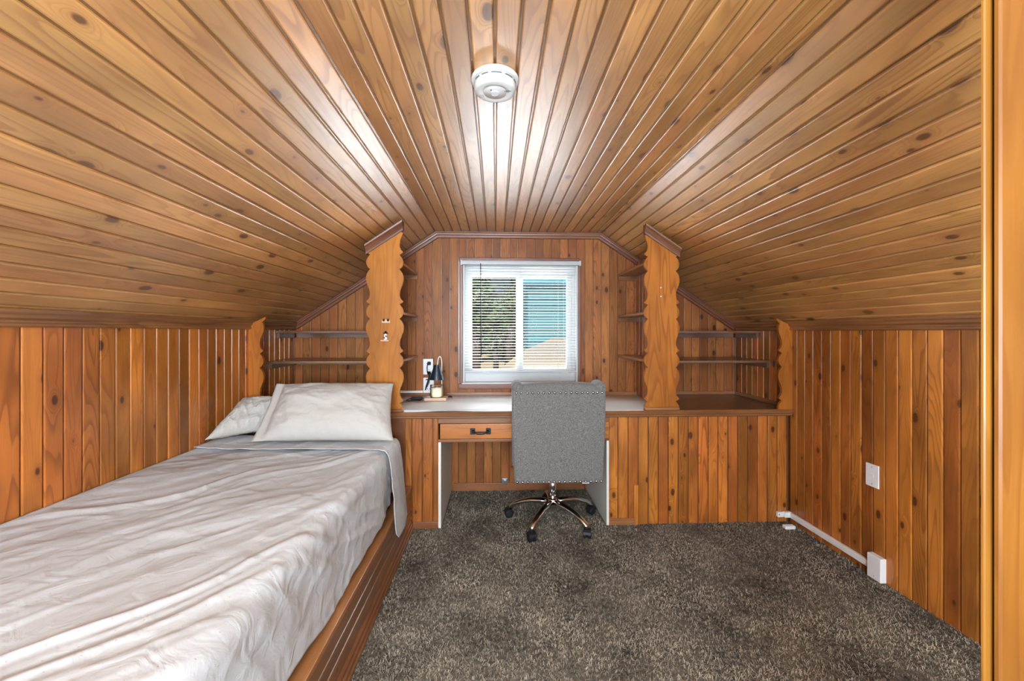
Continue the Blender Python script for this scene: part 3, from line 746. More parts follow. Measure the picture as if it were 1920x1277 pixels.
# ------------------------------------------------------------------ platform bed
XE = -0.553
bed = thing('platform_bed', (-1.08, 1.6, 0), 'built-in pine platform bed with boarded side along the left wall', 'bed')
YN = 0.45
box('platform', (XL+0.002, YN, 0.0), (XE-0.012, YC-0.012, 0.262), M['joint'], bed, 'y')
box('top_rail', (XE-0.062, YN, 0.262), (XE+0.002, YC-0.012, 0.284), M['bedwood'], bed, 'y', 0.003)
for z0, z1 in ((0.203, 0.262), (0.143, 0.202), (0.083, 0.142)):
    board(bed, M['bedwood'], (XE-0.012, 0, (z0+z1)/2), (0, 1, 0), (1, 0, 0), z1-z0-0.005, YN, YC-0.012, th=0.011)
MB().prism([(0, 0, 0), (0.026, 0, 0), (0.026, 0, 0.012), (0.020, 0, 0.018), (0.020, 0, 0.034), (0.014, 0, 0.040), (0.014, 0, 0.056), (0.006, 0, 0.066), (0.004, 0, 0.082), (0, 0, 0.083)], (XE-0.012, YN, 0), (XE-0.012, YC-0.012, 0)).build('base_moulding', M['edge'], bed, frame((XE, 1.6, 0.04), (0, 1, 0)))
# mattress
def rounded_box(name, lo, hi, r, mat, parent=None, m=None, n=5):
    o = mesh(name, boxv(lo, hi), BOXF, mat, parent, m, bevel=r, seg=n); return o
mat_o = rounded_box('mattress', (XL+0.004, 0.62, 0.2845), (-0.634, 2.672, 0.622), 0.05, M['mattress'])
tag(mat_o, 'thick mattress in a white fitted sheet on the pine platform', 'mattress')
def uv_from(o, fn):
    me = o.data; uv = me.uv_layers.new(name='UVMap')
    inv = o.matrix_basis
    for lp in me.loops:
        uv.data[lp.index].uv = fn(lp.vertex_index)

def ns3(x, y, z=0.0): return noise.noise(V((x, y, z)))
def ridge(v): return 1-abs(v)*2
def wrinkle(s, y, seed):
    """s: distance across from the wall, y: along the bed"""
    # long folds running diagonally from the far right corner to the near left
    a = 0.62
    p = (s*math.cos(a)-(y)*math.sin(a)); q = (s*math.sin(a)+y*math.cos(a))
    wx = ns3(s*2.1+3, y*1.7, seed)*0.22
    h = 0
    v1 = ns3((p+wx)*5.5, q*0.9, seed+5)
    h += 0.009*max(0, ridge(v1)-0.45)*1.8
    v2 = ns3((p+wx*0.7)*13, q*1.9, seed+9)
    h += 0.0032*max(0, ridge(v2)-0.3)*1.5
    h += 0.012*ns3(s*2.6, y*2.2, seed+2)
    v3 = ns3(s*9+wx*6, y*9, seed+13)
    amp = 0.5+0.5*ns3(s*2.3, y*2.3, seed+20)
    h += 0.0035*max(0, ridge(v3)-0.35)*max(0, amp)*2.0
    return h
def path_pt(s, pts):
    L = 0
    for a, b in zip(pts[:-1], pts[1:]):
        d = math.hypot(b[0]-a[0], b[1]-a[1])
        if L+d >= s: 
            k = (s-L)/d; return a[0]+(b[0]-a[0])*k, a[1]+(b[1]-a[1])*k
        L += d
    return pts[-1]
def smooth_path(pts, it=3):
    for _ in range(it):
        q = [pts[0]]
        for a, b in zip(pts[:-1], pts[1:]):
            q += [(a[0]*0.75+b[0]*0.25, a[1]*0.75+b[1]*0.25), (a[0]*0.25+b[0]*0.75, a[1]*0.25+b[1]*0.75)]
        q.append(pts[-1]); pts = q
    return pts
def plen(pts): return sum(math.hypot(b[0]-a[0], b[1]-a[1]) for a, b in zip(pts[:-1], pts[1:]))
def drape(name, base, y_of, nS, nY, mat, seed, amp=1.0, hem=None, parent=None):
    pts = smooth_path(base); L = plen(pts)
    vs_, uv, fs = [], [], []
    for j in range(nY+1):
        v = j/nY
        for i in range(nS+1):
            u = i/nS
            ll = L + (hem(y_of(1, v)) if hem else 0)
            s = u*ll; s_c = min(s, L-1e-4)
            x, z = path_pt(s_c, pts); x2, z2 = path_pt(min(s_c+0.004, L), pts); x1, z1 = path_pt(max(s_c-0.004, 0), pts)
            tx, tz = x2-x1, z2-z1; d = math.hypot(tx, tz) or 1
            nx_, nz_ = -tz/d, tx/d
            y = y_of(u, v)
            h = wrinkle(s, y, seed)*amp
            if nx_ > 0.5: h = h*0.9+0.007*ns3(y*5, s*1.5, seed+31)+0.005
            wallf = min(1, (s)/0.05)
            h = h*wallf
            h = max(h, -0.006)
            vs_.append((x+nx_*h, y, z+nz_*h+ (0))); uv.append((s, y))
    for j in range(nY):
        for i in range(nS):
            a = j*(nS+1)+i; fs.append((a, a+1, a+nS+2, a+nS+1))
    o = mesh(name, vs_, fs, mat, parent, smooth=True)
    l = o.data.uv_layers.new(name='UVMap')
    for lp in o.data.loops: l.data[lp.index].uv = uv[lp.vertex_index]
    sd = o.modifiers.new('s', 'SOLIDIFY'); sd.thickness = 0.0018; sd.offset = 1
    return o
base = [(XL+0.006, 0.668), (XL+0.10, 0.652), (-1.3, 0.640), (-0.80, 0.636), (-0.665, 0.634), (-0.612, 0.620), (-0.602, 0.56), (-0.597, 0.42), (-0.592, 0.300)]
def hem(y): return -0.018+0.012*math.sin(y*5.1)+0.010*math.sin(y*13+1)
sh_o = drape('bed_sheet', base, lambda u, v: 0.60+(2.30-0.60)*v, 170, 250, M['sheet'], 3.3, 1.0, hem)
tag(sh_o, 'rumpled white top sheet with tiny printed dots spread over the bed', 'bed sheet')
cb = [(XL+0.008, 0.680), (XL+0.10, 0.670), (-1.3, 0.662), (-0.80, 0.658), (-0.66, 0.656), (-0.598, 0.640), (-0.575, 0.56), (-0.545, 0.40), (-0.526, 0.28), (-0.522, 0.195)]
def cuff_y(u, v):
    near = 2.235 if u < 0.70 else 2.235-0.09*min(1, (u-0.70)/0.2)
    far = 2.50 if u < 0.70 else 2.50-0.12*((u-0.70)/0.3)
    if u > 0.97: near += 0.05*((u-0.97)/0.03); far -= 0.04*((u-0.97)/0.03)
    near += 0.006*math.sin(u*9)
    return near+(far-near)*v
cf_o = drape('folded_cuff', cb, cuff_y, 150, 26, M['sheet'], 8.1, 0.45, None, sh_o)

# pillows
def pillow(name, c4, th, seed, label, hem_left=False):
    BL, BR, TL, TR = [V(p) for p in c4]
    N = 56
    nrm = (BR-BL).cross(TL-BL).normalized()
    if nrm.y > 0: nrm = -nrm
    def surf(s, t, side):
        s2 = s; 
        ins_s = 0.045*(1-t*t)*abs(s)**3*(1 if s > 0 else 0.6); ins_t = 0.035*(1-s*s)*abs(t)**3
        a = (s-ins_s*math.copysign(1, s)+1)/2; b = (t-ins_t*math.copysign(1, t)*1.6+1)/2
        p = (BL*(1-a)+BR*a)*(1-b)+(TL*(1-a)+TR*a)*b
        ss = s
        if hem_left: 
            ss = -1 if s < -0.86 else (s+0.86)/1.86*2-1 if s < 0 else s
            ss = max(-1, min(1, (s-0.07)/0.93 if s < 0.07 else (s-0.07)/0.93))
        k = (max(0, 1-abs(ss)**3.2))**0.62*(max(0, 1-abs(t)**2.6))**0.62
        h = th/2*k
        # wrinkles pulled towards the corners and along the left end
        wv = 0.012*ns3(s*2.2+seed, t*2.2, seed)+0.022*max(0, ridge(ns3((s+t*0.6)*3.2, (t-s*0.3)*1.1, seed+4))-0.5)*(0.35+0.65*max(0, -s*0.9+0.1))
        wv += 0.010*max(0, ridge(ns3(s*6, t*3.5, seed+8))-0.4)*(0.2+abs(s)**2)
        wv += 0.003*ns3(s*14, t*12, seed+17)
        h += wv*(min(1, k*1.6)+0.15)
        h += 0.0015
        p = p+nrm*(h if side > 0 else -h)
        p.z -= 0
        if abs(s) > 0.999 or abs(t) > 0.999: pass
        return p
    vs_, uv, fs = [], [], []
    for side in (1, -1):
        for j in range(N+1):
            for i in range(N+1):
                s, t = -1+2*i/N, -1+2*j/N
                q = surf(s, t, side)
                vs_.append(q); uv.append((s*0.38+side*3, t*0.24))
    K = (N+1)**2
    for side in (0, 1):
        for j in range(N):
            for i in range(N):
                a = side*K+j*(N+1)+i; f = (a, a+1, a+N+2, a+N+1)
                fs.append(f if side == 0 else tuple(reversed(f)))
    rim = [j for j in range(N+1)]+[j*(N+1)+N for j in range(1, N+1)]+[N*(N+1)+i for i in range(N-1, -1, -1)]+[j*(N+1) for j in range(N-1, 0, -1)]
    for a, b in zip(rim, rim[1:]+rim[:1]): fs.append((a, K+a, K+b, b))
    o = mesh(name, vs_, fs, M['case'], None, smooth=True)
    l = o.data.uv_layers.new(name='UVMap')
    for lp in o.data.loops: l.data[lp.index].uv = uv[lp.vertex_index]
    tag(o, label, 'pillow'); return o
pillow('pillow', [(-1.345, 2.300, 0.69), (-0.575, 2.310, 0.685), (-1.345, 2.560, 0.975), (-0.640, 2.575, 0.972)], 0.20, 2.0, 'large cream pillow leaning upright in front, nearest the desk', True)
pillow('pillow', [(-1.590, 2.295, 0.703), (-1.36, 2.50, 0.712), (-1.565, 2.590, 0.885), (-1.30, 2.655, 0.885)], 0.12, 6.0, 'cream pillow half hidden in the corner against the left wall')

# ------------------------------------------------------------------ office chair
CHX, CHY = 0.385, 2.765
ch = thing('office_chair', (CHX, CHY, 0), 'grey tweed office chair with nailhead trim and chrome star base, back turned to the room', 'chair')
YBK = 2.46
def chair_back():
    # rear face: rounded slab, slightly tapered to the bottom
    nx, nz = 16, 20; vs_ = []; fs = []
    zb0, zt0 = 0.372, 0.955
    for side in (0, 1):
        for j in range(nz+1):
            z = zb0+(zt0-zb0)*j/nz
            hw = 0.270+0.016*min(1, j/nz*1.6)
            for i in range(nx+1):
                x = -1+2*i/nx
                bulge = 0.010*(1-x**4)*(1-(2*j/nz-1)**6)
                vs_.append((CHX+x*hw, YBK+0.008-bulge if side == 0 else YBK+0.085+0.02*(1-x*x), z))
    K = (nx+1)*(nz+1)
    for s in (0, 1):
        for j in range(nz):
            for i in range(nx):
                a = s*K+j*(nx+1)+i; f = (a, a+1, a+nx+2, a+nx+1); fs.append(f if s == 0 else f[::-1])
    rim = [i for i in range(nx+1)]+[j*(nx+1)+nx for j in range(1, nz+1)]+[nz*(nx+1)+i for i in range(nx-1, -1, -1)]+[j*(nx+1) for j in range(nz-1, 0, -1)]
    for a, b in zip(rim, rim[1:]+rim[:1]): fs.append((a, K+a, K+b, b))
    o = mesh('backrest', vs_, fs, M['tweed'], ch, frame((CHX, YBK, 0.6), (0, 0, 1), (1, 0, 0)), bevel=0.010, seg=3)
chair_back()
# rolled top
rv, rf = [], []
nn, nr = 18, 14
for i in range(nn+1):
    x = -1+2*i/nn
    zc_ = 0.944+0.008*(1-x*x); r = 0.036*(1-0.25*abs(x)**6)
    for k in range(nr):
        a = 2*PI*k/nr
        rv.append((CHX+x*0.235, YBK+0.045+0.040*math.cos(a), zc_+r*math.sin(a)))
for i in range(nn):
    for k in range(nr): rf.append((i*nr+k, i*nr+(k+1) % nr, (i+1)*nr+(k+1) % nr, (i+1)*nr+k))
rf += [tuple(range(nr-1, -1, -1)), tuple(nn*nr+k for k in range(nr))]
mesh('top_roll', rv, rf, M['tweed'], ch, smooth=True)
for s in (-1, 1):
    q = MB(); q.lathe([(0.0, -0.002), (0.022, 0.0), (0.031, 0.008), (0.034, 0.02), (0.034, 0.12), (0.028, 0.16), (0.0, 0.175)], (CHX+s*0.256, YBK+0.003, 0.956), 16, 'y')
    q.build('wing_roll', M['tweed'], ch, smooth=True)
    w0 = CHX+s*0.272
    vs_ = [(w0+s*dx, YBK+0.08+y, z) for dx in (-0.02, 0.012) for y, z in ((0, 0.96), (0.10, 0.96), (0.07, 0.78), (0.03, 0.52), (0.0, 0.45))]
    mesh('wing', vs_, [(0, 1, 2, 3, 4), (9, 8, 7, 6, 5), (0, 5, 6, 1), (1, 6, 7, 2), (2, 7, 8, 3), (3, 8, 9, 4), (4, 9, 5, 0)], M['tweed'], ch, bevel=0.008)
rounded_box('seat', (CHX-0.262, YBK+0.088, 0.395), (CHX+0.262, 3.02, 0.500), 0.03, M['tweed'], ch, frame((CHX, 2.7, 0.44), (0, 0, 1)))
box('mechanism', (CHX-0.09, CHY-0.12, 0.360), (CHX+0.09, CHY+0.10, 0.394), M['black'], ch, 'y', 0.004)
q = MB(); q.tube([(CHX+0.09, CHY-0.03, 0.375), (CHX+0.19, CHY-0.04, 0.372)], 0.005, 8); q.tube([(CHX+0.19, CHY-0.04, 0.372), (CHX+0.225, CHY-0.043, 0.371)], 0.011, 8); q.build('lift_lever', M['black'], ch)
box('care_tag', (CHX+0.16, YBK+0.10, 0.335), (CHX+0.205, YBK+0.102, 0.394), M['paper'], ch)
nail = MB().lathe([(0.0078, 0.002), (0.0078, 0.0), (0.0072, -0.0024), (0.0045, -0.0046), (0.0, -0.0054)], (0, 0, 0), 12, 'y').build('nailhead', M['pewter'], ch, smooth=True)
first = True
for z, xs_ in ((0.924, [-0.262, -0.233]+[-0.196+i*0.0335 for i in range(13)]+[0.232, 0.262]), (0.385, [-0.256+i*0.032 for i in range(17)])):
    for x in xs_:
        yn = YBK-0.0015 if z < 0.5 else YBK-0.001
        if z > 0.5 and abs(x) > 0.225: yn = YBK+0.004
        m_ = Matrix.Translation((CHX+x, yn, z))
        if first: nail.matrix_basis = m_; WM[nail.name] = m_; first = False
        else: copy_to(nail, ch, m_)
MB().lathe([(0.018, 0.17), (0.0245, 0.172), (0.0245, 0.31), (0.017, 0.311), (0.017, 0.36)], (CHX, CHY, 0), 20).build('gas_column', M['chrome'], ch, smooth=True)
MB().lathe([(0.022, 0.098), (0.030, 0.104), (0.036, 0.125), (0.036, 0.150), (0.030, 0.165), (0.021, 0.170)], (CHX, CHY, 0), 24).build('hub', M['chrome'], ch, smooth=True)
RL = 0.312
def leg_mesh():
    pts = [(0.030, 0, 0.140), (0.08, 0, 0.143), (0.15, 0, 0.136), (0.21, 0, 0.122), (0.26, 0, 0.102), (0.292, 0, 0.080), (0.300, 0, 0.066)]
    wd = [0.026, 0.024, 0.022, 0.0205, 0.019, 0.017, 0.016]; hg = [0.017, 0.016, 0.0155, 0.015, 0.015, 0.014, 0.014]
    vs_, fs = [], []; n = 12
    for i, p in enumerate(pts):
        a = V(pts[max(i-1, 0)]); b = V(pts[min(i+1, len(pts)-1)]); d = (b-a).normalized(); up = V((0, 1, 0)).cross(d).normalized()*-1
        for k in range(n):
            an = 2*PI*k/n
            vs_.append(V(p)+V((0, 1, 0))*wd[i]*math.cos(an)+up*hg[i]*math.sin(an))
    for i in range(len(pts)-1):
        for k in range(n): fs.append((i*n+k, i*n+(k+1) % n, (i+1)*n+(k+1) % n, (i+1)*n+k))
    fs += [tuple(range(n-1, -1, -1)), tuple((len(pts)-1)*n+k for k in range(n))]
    return vs_, fs
lv, lf = leg_mesh()
def caster_mesh():
    q = MB()
    for s in (-1, 1):
        q.lathe([(0.0, s*0.021), (0.019, s*0.020), (0.0245, s*0.016), (0.0245, s*0.007), (0.0, s*0.006)], (0, 0, 0.0245), 18, 'y')
    q.lathe([(0.0, -0.005), (0.016, -0.005), (0.016, 0.005), (0.0, 0.005)], (0, 0, 0.026), 12, 'y')
    # hood
    hv = []
    for i in range(7):
        a = math.radians(20+i*25)
        hv.append((0.029*math.cos(a), 0.029*math.sin(a)))
    vs_ = [(x, s*0.019, 0.0265+z) for s in (-1, 1) for x, z in hv]+[(x*0.8, s*0.019, 0.0265+z*0.8) for s in (-1, 1) for x, z in hv]
    fs = []
    for i in range(6):
        fs += [(i, i+1, 8+i, 7+i), (14+i, 21+i, 22+i, 15+i), (i, 14+i, 15+i, i+1), (7+i, 8+i, 22+i, 21+i)]
    fs += [(0, 7, 21, 14), (6, 20, 27, 13)]
    q.add(vs_, fs)
    q.tube([(0.0, 0, 0.052), (0.0, 0, 0.068)], 0.006, 8)
    return q
L0 = mesh('leg', lv, lf, M['chrome'], ch, smooth=True); cm = caster_mesh(); K0 = mesh('caster', cm.v, cm.f, M['black'], ch)
for k in range(5):
    an = math.radians(-90-36+2.0)+k*2*PI/5
    ml = Matrix.Translation((CHX, CHY, 0)) @ Matrix.Rotation(an, 4, 'Z')
    mk = Matrix.Translation((CHX+math.cos(an)*0.300, CHY+math.sin(an)*0.300, 0)) @ Matrix.Rotation(an+[0.9, 2.2, 0.2, -0.8, 0.5][k], 4, 'Z') @ Matrix.Translation((0.008, 0, 0)) @ Matrix.Diagonal((1.15, 1.2, 1.13, 1))
    if k == 0:
        L0.matrix_basis = ml; K0.matrix_basis = mk
    else:
        copy_to(L0, ch, ml); copy_to(K0, ch, mk)

# ------------------------------------------------------------------ on the counter
ZD = 0.7745
lx, ly = -0.455, 3.13
cl = thing('candle_warmer', (lx, ly, ZD), 'small candle warmer lamp with dark cone shade on a pale wood base', 'lamp')
box('base', (lx-0.082, ly-0.058, ZD), (lx+0.082, ly+0.058, ZD+0.024), M['lampwood'], cl, 'x', 0.003)
st = MB(); sxp = lx+0.036
arc = [(sxp, ly+0.045, ZD+0.024), (sxp, ly+0.045, ZD+0.28)]
for i in range(1, 9):
    a = PI*i/8; arc.append((sxp-0.010+0.010*math.cos(a)-0.006*(i/8), ly+0.045-0.020+0.020*math.cos(a), ZD+0.28+0.050*math.sin(a)))
arc.append((sxp-0.028, ly, ZD+0.265))
st.tube(arc, 0.0038, 10).build('stem', M['cream'], cl, smooth=True)
scx = lx+0.006
MB().lathe([(0.020, 0.262), (0.024, 0.268), (0.024, 0.262), (0.057, 0.156), (0.054, 0.156), (0.020, 0.262)], (scx, ly, ZD), 36).build('lamp_shade', M['navy'], cl, smooth=False)
MB().lathe([(0.0, 0.262), (0.023, 0.264), (0.020, 0.269), (0.0, 0.270)], (scx, ly, ZD), 24).build('shade_cap', M['navy'], cl)
for p in cl.children if False else []: pass
cj = thing('candle_jar', (scx, ly-0.012, ZD+0.0245), 'glass jar candle with cream wax under the dark lamp shade', 'candle')
zj = ZD+0.0245
MB().lathe([(0.030, 0.0005), (0.046, 0.0005), (0.051, 0.006), (0.051, 0.090), (0.0502, 0.092), (0.0495, 0.090)], (scx, ly-0.006, zj), 36).build('glass', M['jar'], cj, smooth=True)
MB().lathe([(0.044, 0.003), (0.0478, 0.0065), (0.0478, 0.070), (0.010, 0.0715)], (scx, ly-0.006, zj), 36).build('wax', M['wax'], cj, smooth=True)

# black dimmer and its cord
pr_ = at(782, 743, 3.12)
rm = thing('cord_dimmer', (pr_.x, 3.16, ZD), 'black corded dimmer lying on the white cover left of the candle base', 'dimmer')
rounded_box('dimmer_body', (pr_.x-0.05, 3.135, ZD), (pr_.x+0.035, 3.175, ZD+0.020), 0.006, M['black'], rm)
box('dimmer_wheel', (pr_.x-0.012, 3.145, ZD+0.0195), (pr_.x+0.012, 3.165, ZD+0.023), M['greyplastic'], rm, 'x', 0.001)
cd = MB().tube([(pr_.x-0.05, 3.155, ZD+0.01), (pr_.x-0.075, 3.14, ZD+0.004), (pr_.x-0.08, 3.10, ZD+0.004), (pr_.x-0.055, 3.075, ZD+0.004), (pr_.x-0.01, 3.09, ZD+0.004), (pr_.x+0.03, 3.10, ZD+0.004)], 0.003, 8).build('cord', M['black'], rm, smooth=True)
MB().tube([(pr_.x+0.035, 3.155, ZD+0.01), (pr_.x+0.06, 3.18, ZD+0.005), (pr_.x+0.075, 3.25, ZD+0.004), (lx+0.05, 3.26, ZD+0.004), (lx+0.11, 3.24, ZD+0.004), (lx+0.10, 3.20, ZD+0.02), (lx+0.075, 3.19, ZD+0.012)], 0.0028, 8).build('cord', M['black'], cl, smooth=True)

def outlet(x, z, wdt, hgt, label, name='outlet', receptacle=True):
    o = thing(name, (x, YB, z), label, 'outlet')
    box('cover_plate', (x-wdt/2, YB-0.010, z-hgt/2), (x+wdt/2, YB-0.0005, z+hgt/2), M['plastic'], o, 'z', 0.003)
    for s in (-1, 1):
        q = MB(); zz_ = z+s*hgt*0.2
        q.box((x-0.010, YB-0.0112, zz_-0.006), (x-0.007, YB-0.0101, zz_+0.006)); q.box((x+0.006, YB-0.0112, zz_-0.006), (x+0.009, YB-0.0101, zz_+0.006)); q.box((x-0.002, YB-0.0112, zz_-0.014), (x+0.002, YB-0.0101, zz_-0.010))
        q.build('slots', M['greyplastic'], o)
    return o
p1, p2 = at(803, 687.5, YB), at(804, 723, YB)
outlet(p1.x, p1.z, 0.080, 0.127, 'upper white outlet plate with a black plug behind the lamp')
outlet(p2.x, p2.z, 0.086, 0.130, 'lower white outlet plate just above the counter behind the candle')
pc_ = thing('power_cord', (p1.x, YB-0.02, p1.z), 'black plug and bundled cord hanging from the upper outlet', 'cord')
xq = p1.x+0.002
rounded_box('plug', (xq-0.004, YB-0.040, p1.z+0.015), (xq+0.022, YB-0.0115, p1.z+0.042), 0.005, M['black'], pc_)
q = MB(); q.tube([(xq, YB-0.03, p1.z+0.04), (xq-0.006, YB-0.035, p1.z+0.0), (xq-0.004, YB-0.04, p1.z-0.04), (xq+0.004, YB-0.05, p1.z-0.06)], 0.0035, 8)
q.build('cord', M['black'], pc_, smooth=True)
q = MB()
for k in range(4):
    o_ = k*0.006
    q.tube([(xq+0.002+o_, YB-0.045-o_*0.4, p1.z-0.035), (xq+0.012+o_, YB-0.055, p1.z-0.06), (xq+0.006+o_*0.6, YB-0.055, p1.z-0.10), (xq-0.010+o_*0.5, YB-0.055, p1.z-0.15), (xq-0.018+o_*0.3, YB-0.05, p1.z-0.185+o_)], 0.0035, 8)
q.tube([(xq-0.01, YB-0.052, p1.z-0.10), (xq+0.004, YB-0.066, p1.z-0.098), (xq+0.022, YB-0.056, p1.z-0.095)], 0.004, 8)
q.build('cord_bundle', M['black'], pc_, smooth=True)
ra, rb = at(748, 735.5, YB-0.02), at(797, 735.5, YB-0.02)
q = box('cable_raceway', (ra.x-0.05, YB-0.022, 0.801), (p2.x-0.044, YB-0.0005, 0.819), M['plastic'], None, 'x', 0.002); tag(q, 'short white surface raceway along the counter back, left of the outlets', 'raceway')

# cabinet catch in the kneehole
pk = at(946.5, 903, YB-0.02)
kc_ = thing('magnetic_catch', (pk.x, YB, pk.z), 'small grey metal catch on the boards at the back of the kneehole', 'catch')
box('body', (pk.x-0.026, YB-0.018, pk.z-0.026), (pk.x+0.024, YB-0.0005, pk.z+0.026), M['steel'], kc_, 'z', 0.003)
box('tab', (pk.x-0.010, YB-0.026, pk.z-0.014), (pk.x+0.012, YB-0.0181, pk.z+0.014), M['steel'], kc_, 'z', 0.002)

# ------------------------------------------------------------------ right wall: plate, raceway, box, clip
def on_right(px, X=XR): u = (px-960)/F; return X*(CT-u*ST)/(ST+u*CT)
jy = 2.089; jz = 0.532
jp = thing('wall_jack', (XR, jy, jz), 'white jack cover plate halfway up the right boarded wall', 'wall plate')
box('cover_plate', (XR-0.007, jy-0.037, jz-0.060), (XR-0.0005, jy+0.037, jz+0.060), M['plastic'], jp, 'z', 0.002)
q = MB()
q.box((XR-0.0085, jy-0.010, jz-0.008), (XR-0.0071, jy+0.010, jz+0.010)); q.build('jack', M['paint'], jp)
q = MB()
for dz in (-0.045, 0.045): q.lathe([(0.003, 0), (0.003, -0.001), (0, -0.0015)], (XR-0.007, jy, jz+dz), 8, 'x')
q.build('screws', M['steel'], jp)
rw = thing('cable_raceway', (XR, 2.4, 0.05), 'long white cable raceway low along the right wall, bending round the corner', 'raceway')
yb1 = 2.090
box('channel', (XR-0.020, yb1+0.002, 0.040), (XR-0.0005, YC-0.032, 0.074), M['plastic'], rw, 'y', 0.003)
rounded_box('corner_elbow', (XR-0.055, YC-0.034, 0.038), (XR-0.0005, YC-0.0008, 0.076), 0.008, M['plastic'], rw)
box('channel', (1.905, YC-0.022, 0.040), (XR-0.055, YC-0.0008, 0.074), M['plastic'], rw, 'x', 0.002)
MB().lathe([(0.004, -0.0225), (0.0, -0.0230)], (1.914, YC, 0.057), 8, 'y').build('end_hole', M['black'], rw)
jb = thing('junction_box', (XR, 2.05, 0.0), 'white surface junction box at the near end of the raceway on the carpet line', 'junction box')
rounded_box('box_body', (XR-0.034, 2.012, 0.004), (XR-0.0005, 2.090, 0.128), 0.004, M['plastic'], jb)
MB().lathe([(0.003, -0.0345), (0, -0.0352)], (XR, 2.05, 0.022), 8, 'x').build('screw', M['steel'], jb)
pf_ = at(1487, 981, 2.60)
fc = thing('cable_clip', (1.925, 2.62, 0.0), 'small white plastic clip lying on the carpet under the raceway corner', 'clip')
rounded_box('clip_body', (1.885, 2.585, 0.004), (1.955, 2.620, 0.026), 0.006, M['plastic'], fc)

# ------------------------------------------------------------------ smoke detector
sdx, sdy = -0.003, 1.312
sd = thing('smoke_detector', (sdx, sdy, CZ), 'round white smoke detector on the middle of the boarded ceiling', 'smoke detector')
MB().lathe([(0.0, -0.0005), (0.075, -0.0005), (0.077, -0.006), (0.075, -0.013), (0.068, -0.014)], (sdx, sdy, CZ), 48).build('mounting_plate', M['detector'], sd, smooth=True)
b_ = MB().lathe([(0.066, -0.013), (0.0665, -0.034), (0.064, -0.041), (0.058, -0.0445), (0.039, -0.0455), (0.0375, -0.044), (0.036, -0.0455), (0.0, -0.0475)], (sdx, sdy, CZ), 64).build('body', M['detector'], sd, bevel=0, smooth=True)
q = MB()
for a0, a1 in ((-128, -108), (-100, -72), (-62, -36), (-155, -137), (-28, -10)):
    n7 = 6; vs_ = []
    for i in range(n7+1):
        a = math.radians(a0+(a1-a0)*i/n7)
        for r, z in ((0.0655, -0.018), (0.0672, -0.018), (0.0672, -0.0215), (0.0655, -0.0215)): vs_.append((sdx+r*math.cos(a), sdy+r*math.sin(a), CZ+z))
    fs = []
    for i in range(n7):
        for k in range(4): fs.append((i*4+k, i*4+(k+1) % 4, (i+1)*4+(k+1) % 4, (i+1)*4+k))
    fs += [(3, 2, 1, 0), tuple(n7*4+k for k in range(4))]
    q.add(vs_, fs)
q.build('side_slots', M['greyplastic'], sd)
q = MB()
for r, s0, s1 in ((0.040, 40, 5), (0.046, 38, 8), (0.052, 36, 11)):
    pts = [(sdx+r*math.cos(math.radians(s0+(s1-s0)*i/5)), sdy-r*0.35*math.sin(math.radians(s0+(s1-s0)*i/5))-0.004, CZ-0.0458+(0.0008 if r > 0.05 else 0)) for i in range(6)]
    q.tube(pts, 0.0011, 6)
q.build('sounder_vents', M['greyplastic'], sd)
q = MB()
for r in (0.040, 0.046, 0.052):
    pts = [(sdx-r*math.cos(math.radians(10+25*i/5)), sdy+r*math.sin(math.radians(10+25*i/5))+0.006, CZ-0.0458) for i in range(6)]
    q.tube(pts, 0.0007, 6)
q.build('ribs', M['steel'], sd)
MB().lathe([(0.0145, -0.046), (0.0145, -0.0485), (0.012, -0.0500), (0.0, -0.0500)], (sdx, sdy, CZ), 28).build('test_button', M['vinyl'], sd, bevel=0, smooth=False)
MB().lathe([(0.0022, -0.046), (0.0022, -0.0482), (0.0, -0.0484)], (sdx-0.013, sdy-0.018, CZ), 10).build('indicator_light', M['greyplastic'], sd)

# ------------------------------------------------------------------ pine post at the right edge (door casing)
dp = thing('door_1', (0.7, 0.52, 0), None, None); dp['kind'] = 'structure'
M['post'] = wood('pine_post', (0.245, 0.106, 0.016), (0.20, 0.073, 0.008), (0.12, 0.036, 0.005), coat=0.15, knots=0.8, contour=5, vary=0.05)
def zc_(x): return ceil_z(x)-0.001
def casing(name, prof, zx):
    n8 = len(prof)
    vs_ = [(x, y, 0.0) for x, y in prof]+[(x, y, zc_(x)) for x, y in prof]
    return mesh(name, vs_, [(i, (i+1) % n8, n8+(i+1) % n8, n8+i) for i in range(n8)]+[tuple(range(n8-1, -1, -1)), tuple(range(n8, 2*n8))], M['post'], dp, frame((zx, 0.53, 1.0), (0, 0, 1)))
xa_ = at(1842, 600, 0.5285).x; xc_ = at(1866, 600, 0.521).x
casing('door_stop', [(at(1844, 600, 0.545).x, 0.545), (xa_, 0.530), (xa_+0.0008, 0.5280), (xa_+0.0028, 0.5270), (0.80, 0.5270), (0.80, 0.545)], 0.7)
casing('casing_board', [(at(1868, 600, 0.5265).x, 0.5265), (xc_, 0.522), (xc_+0.0015, 0.5185), (xc_+0.005, 0.517), (0.86, 0.517), (0.86, 0.5265)], 0.75)
box('jamb_board', (0.82, 0.546, 0.0), (0.86, 0.62, 1.90), M['post'], dp, 'z', 0.002)

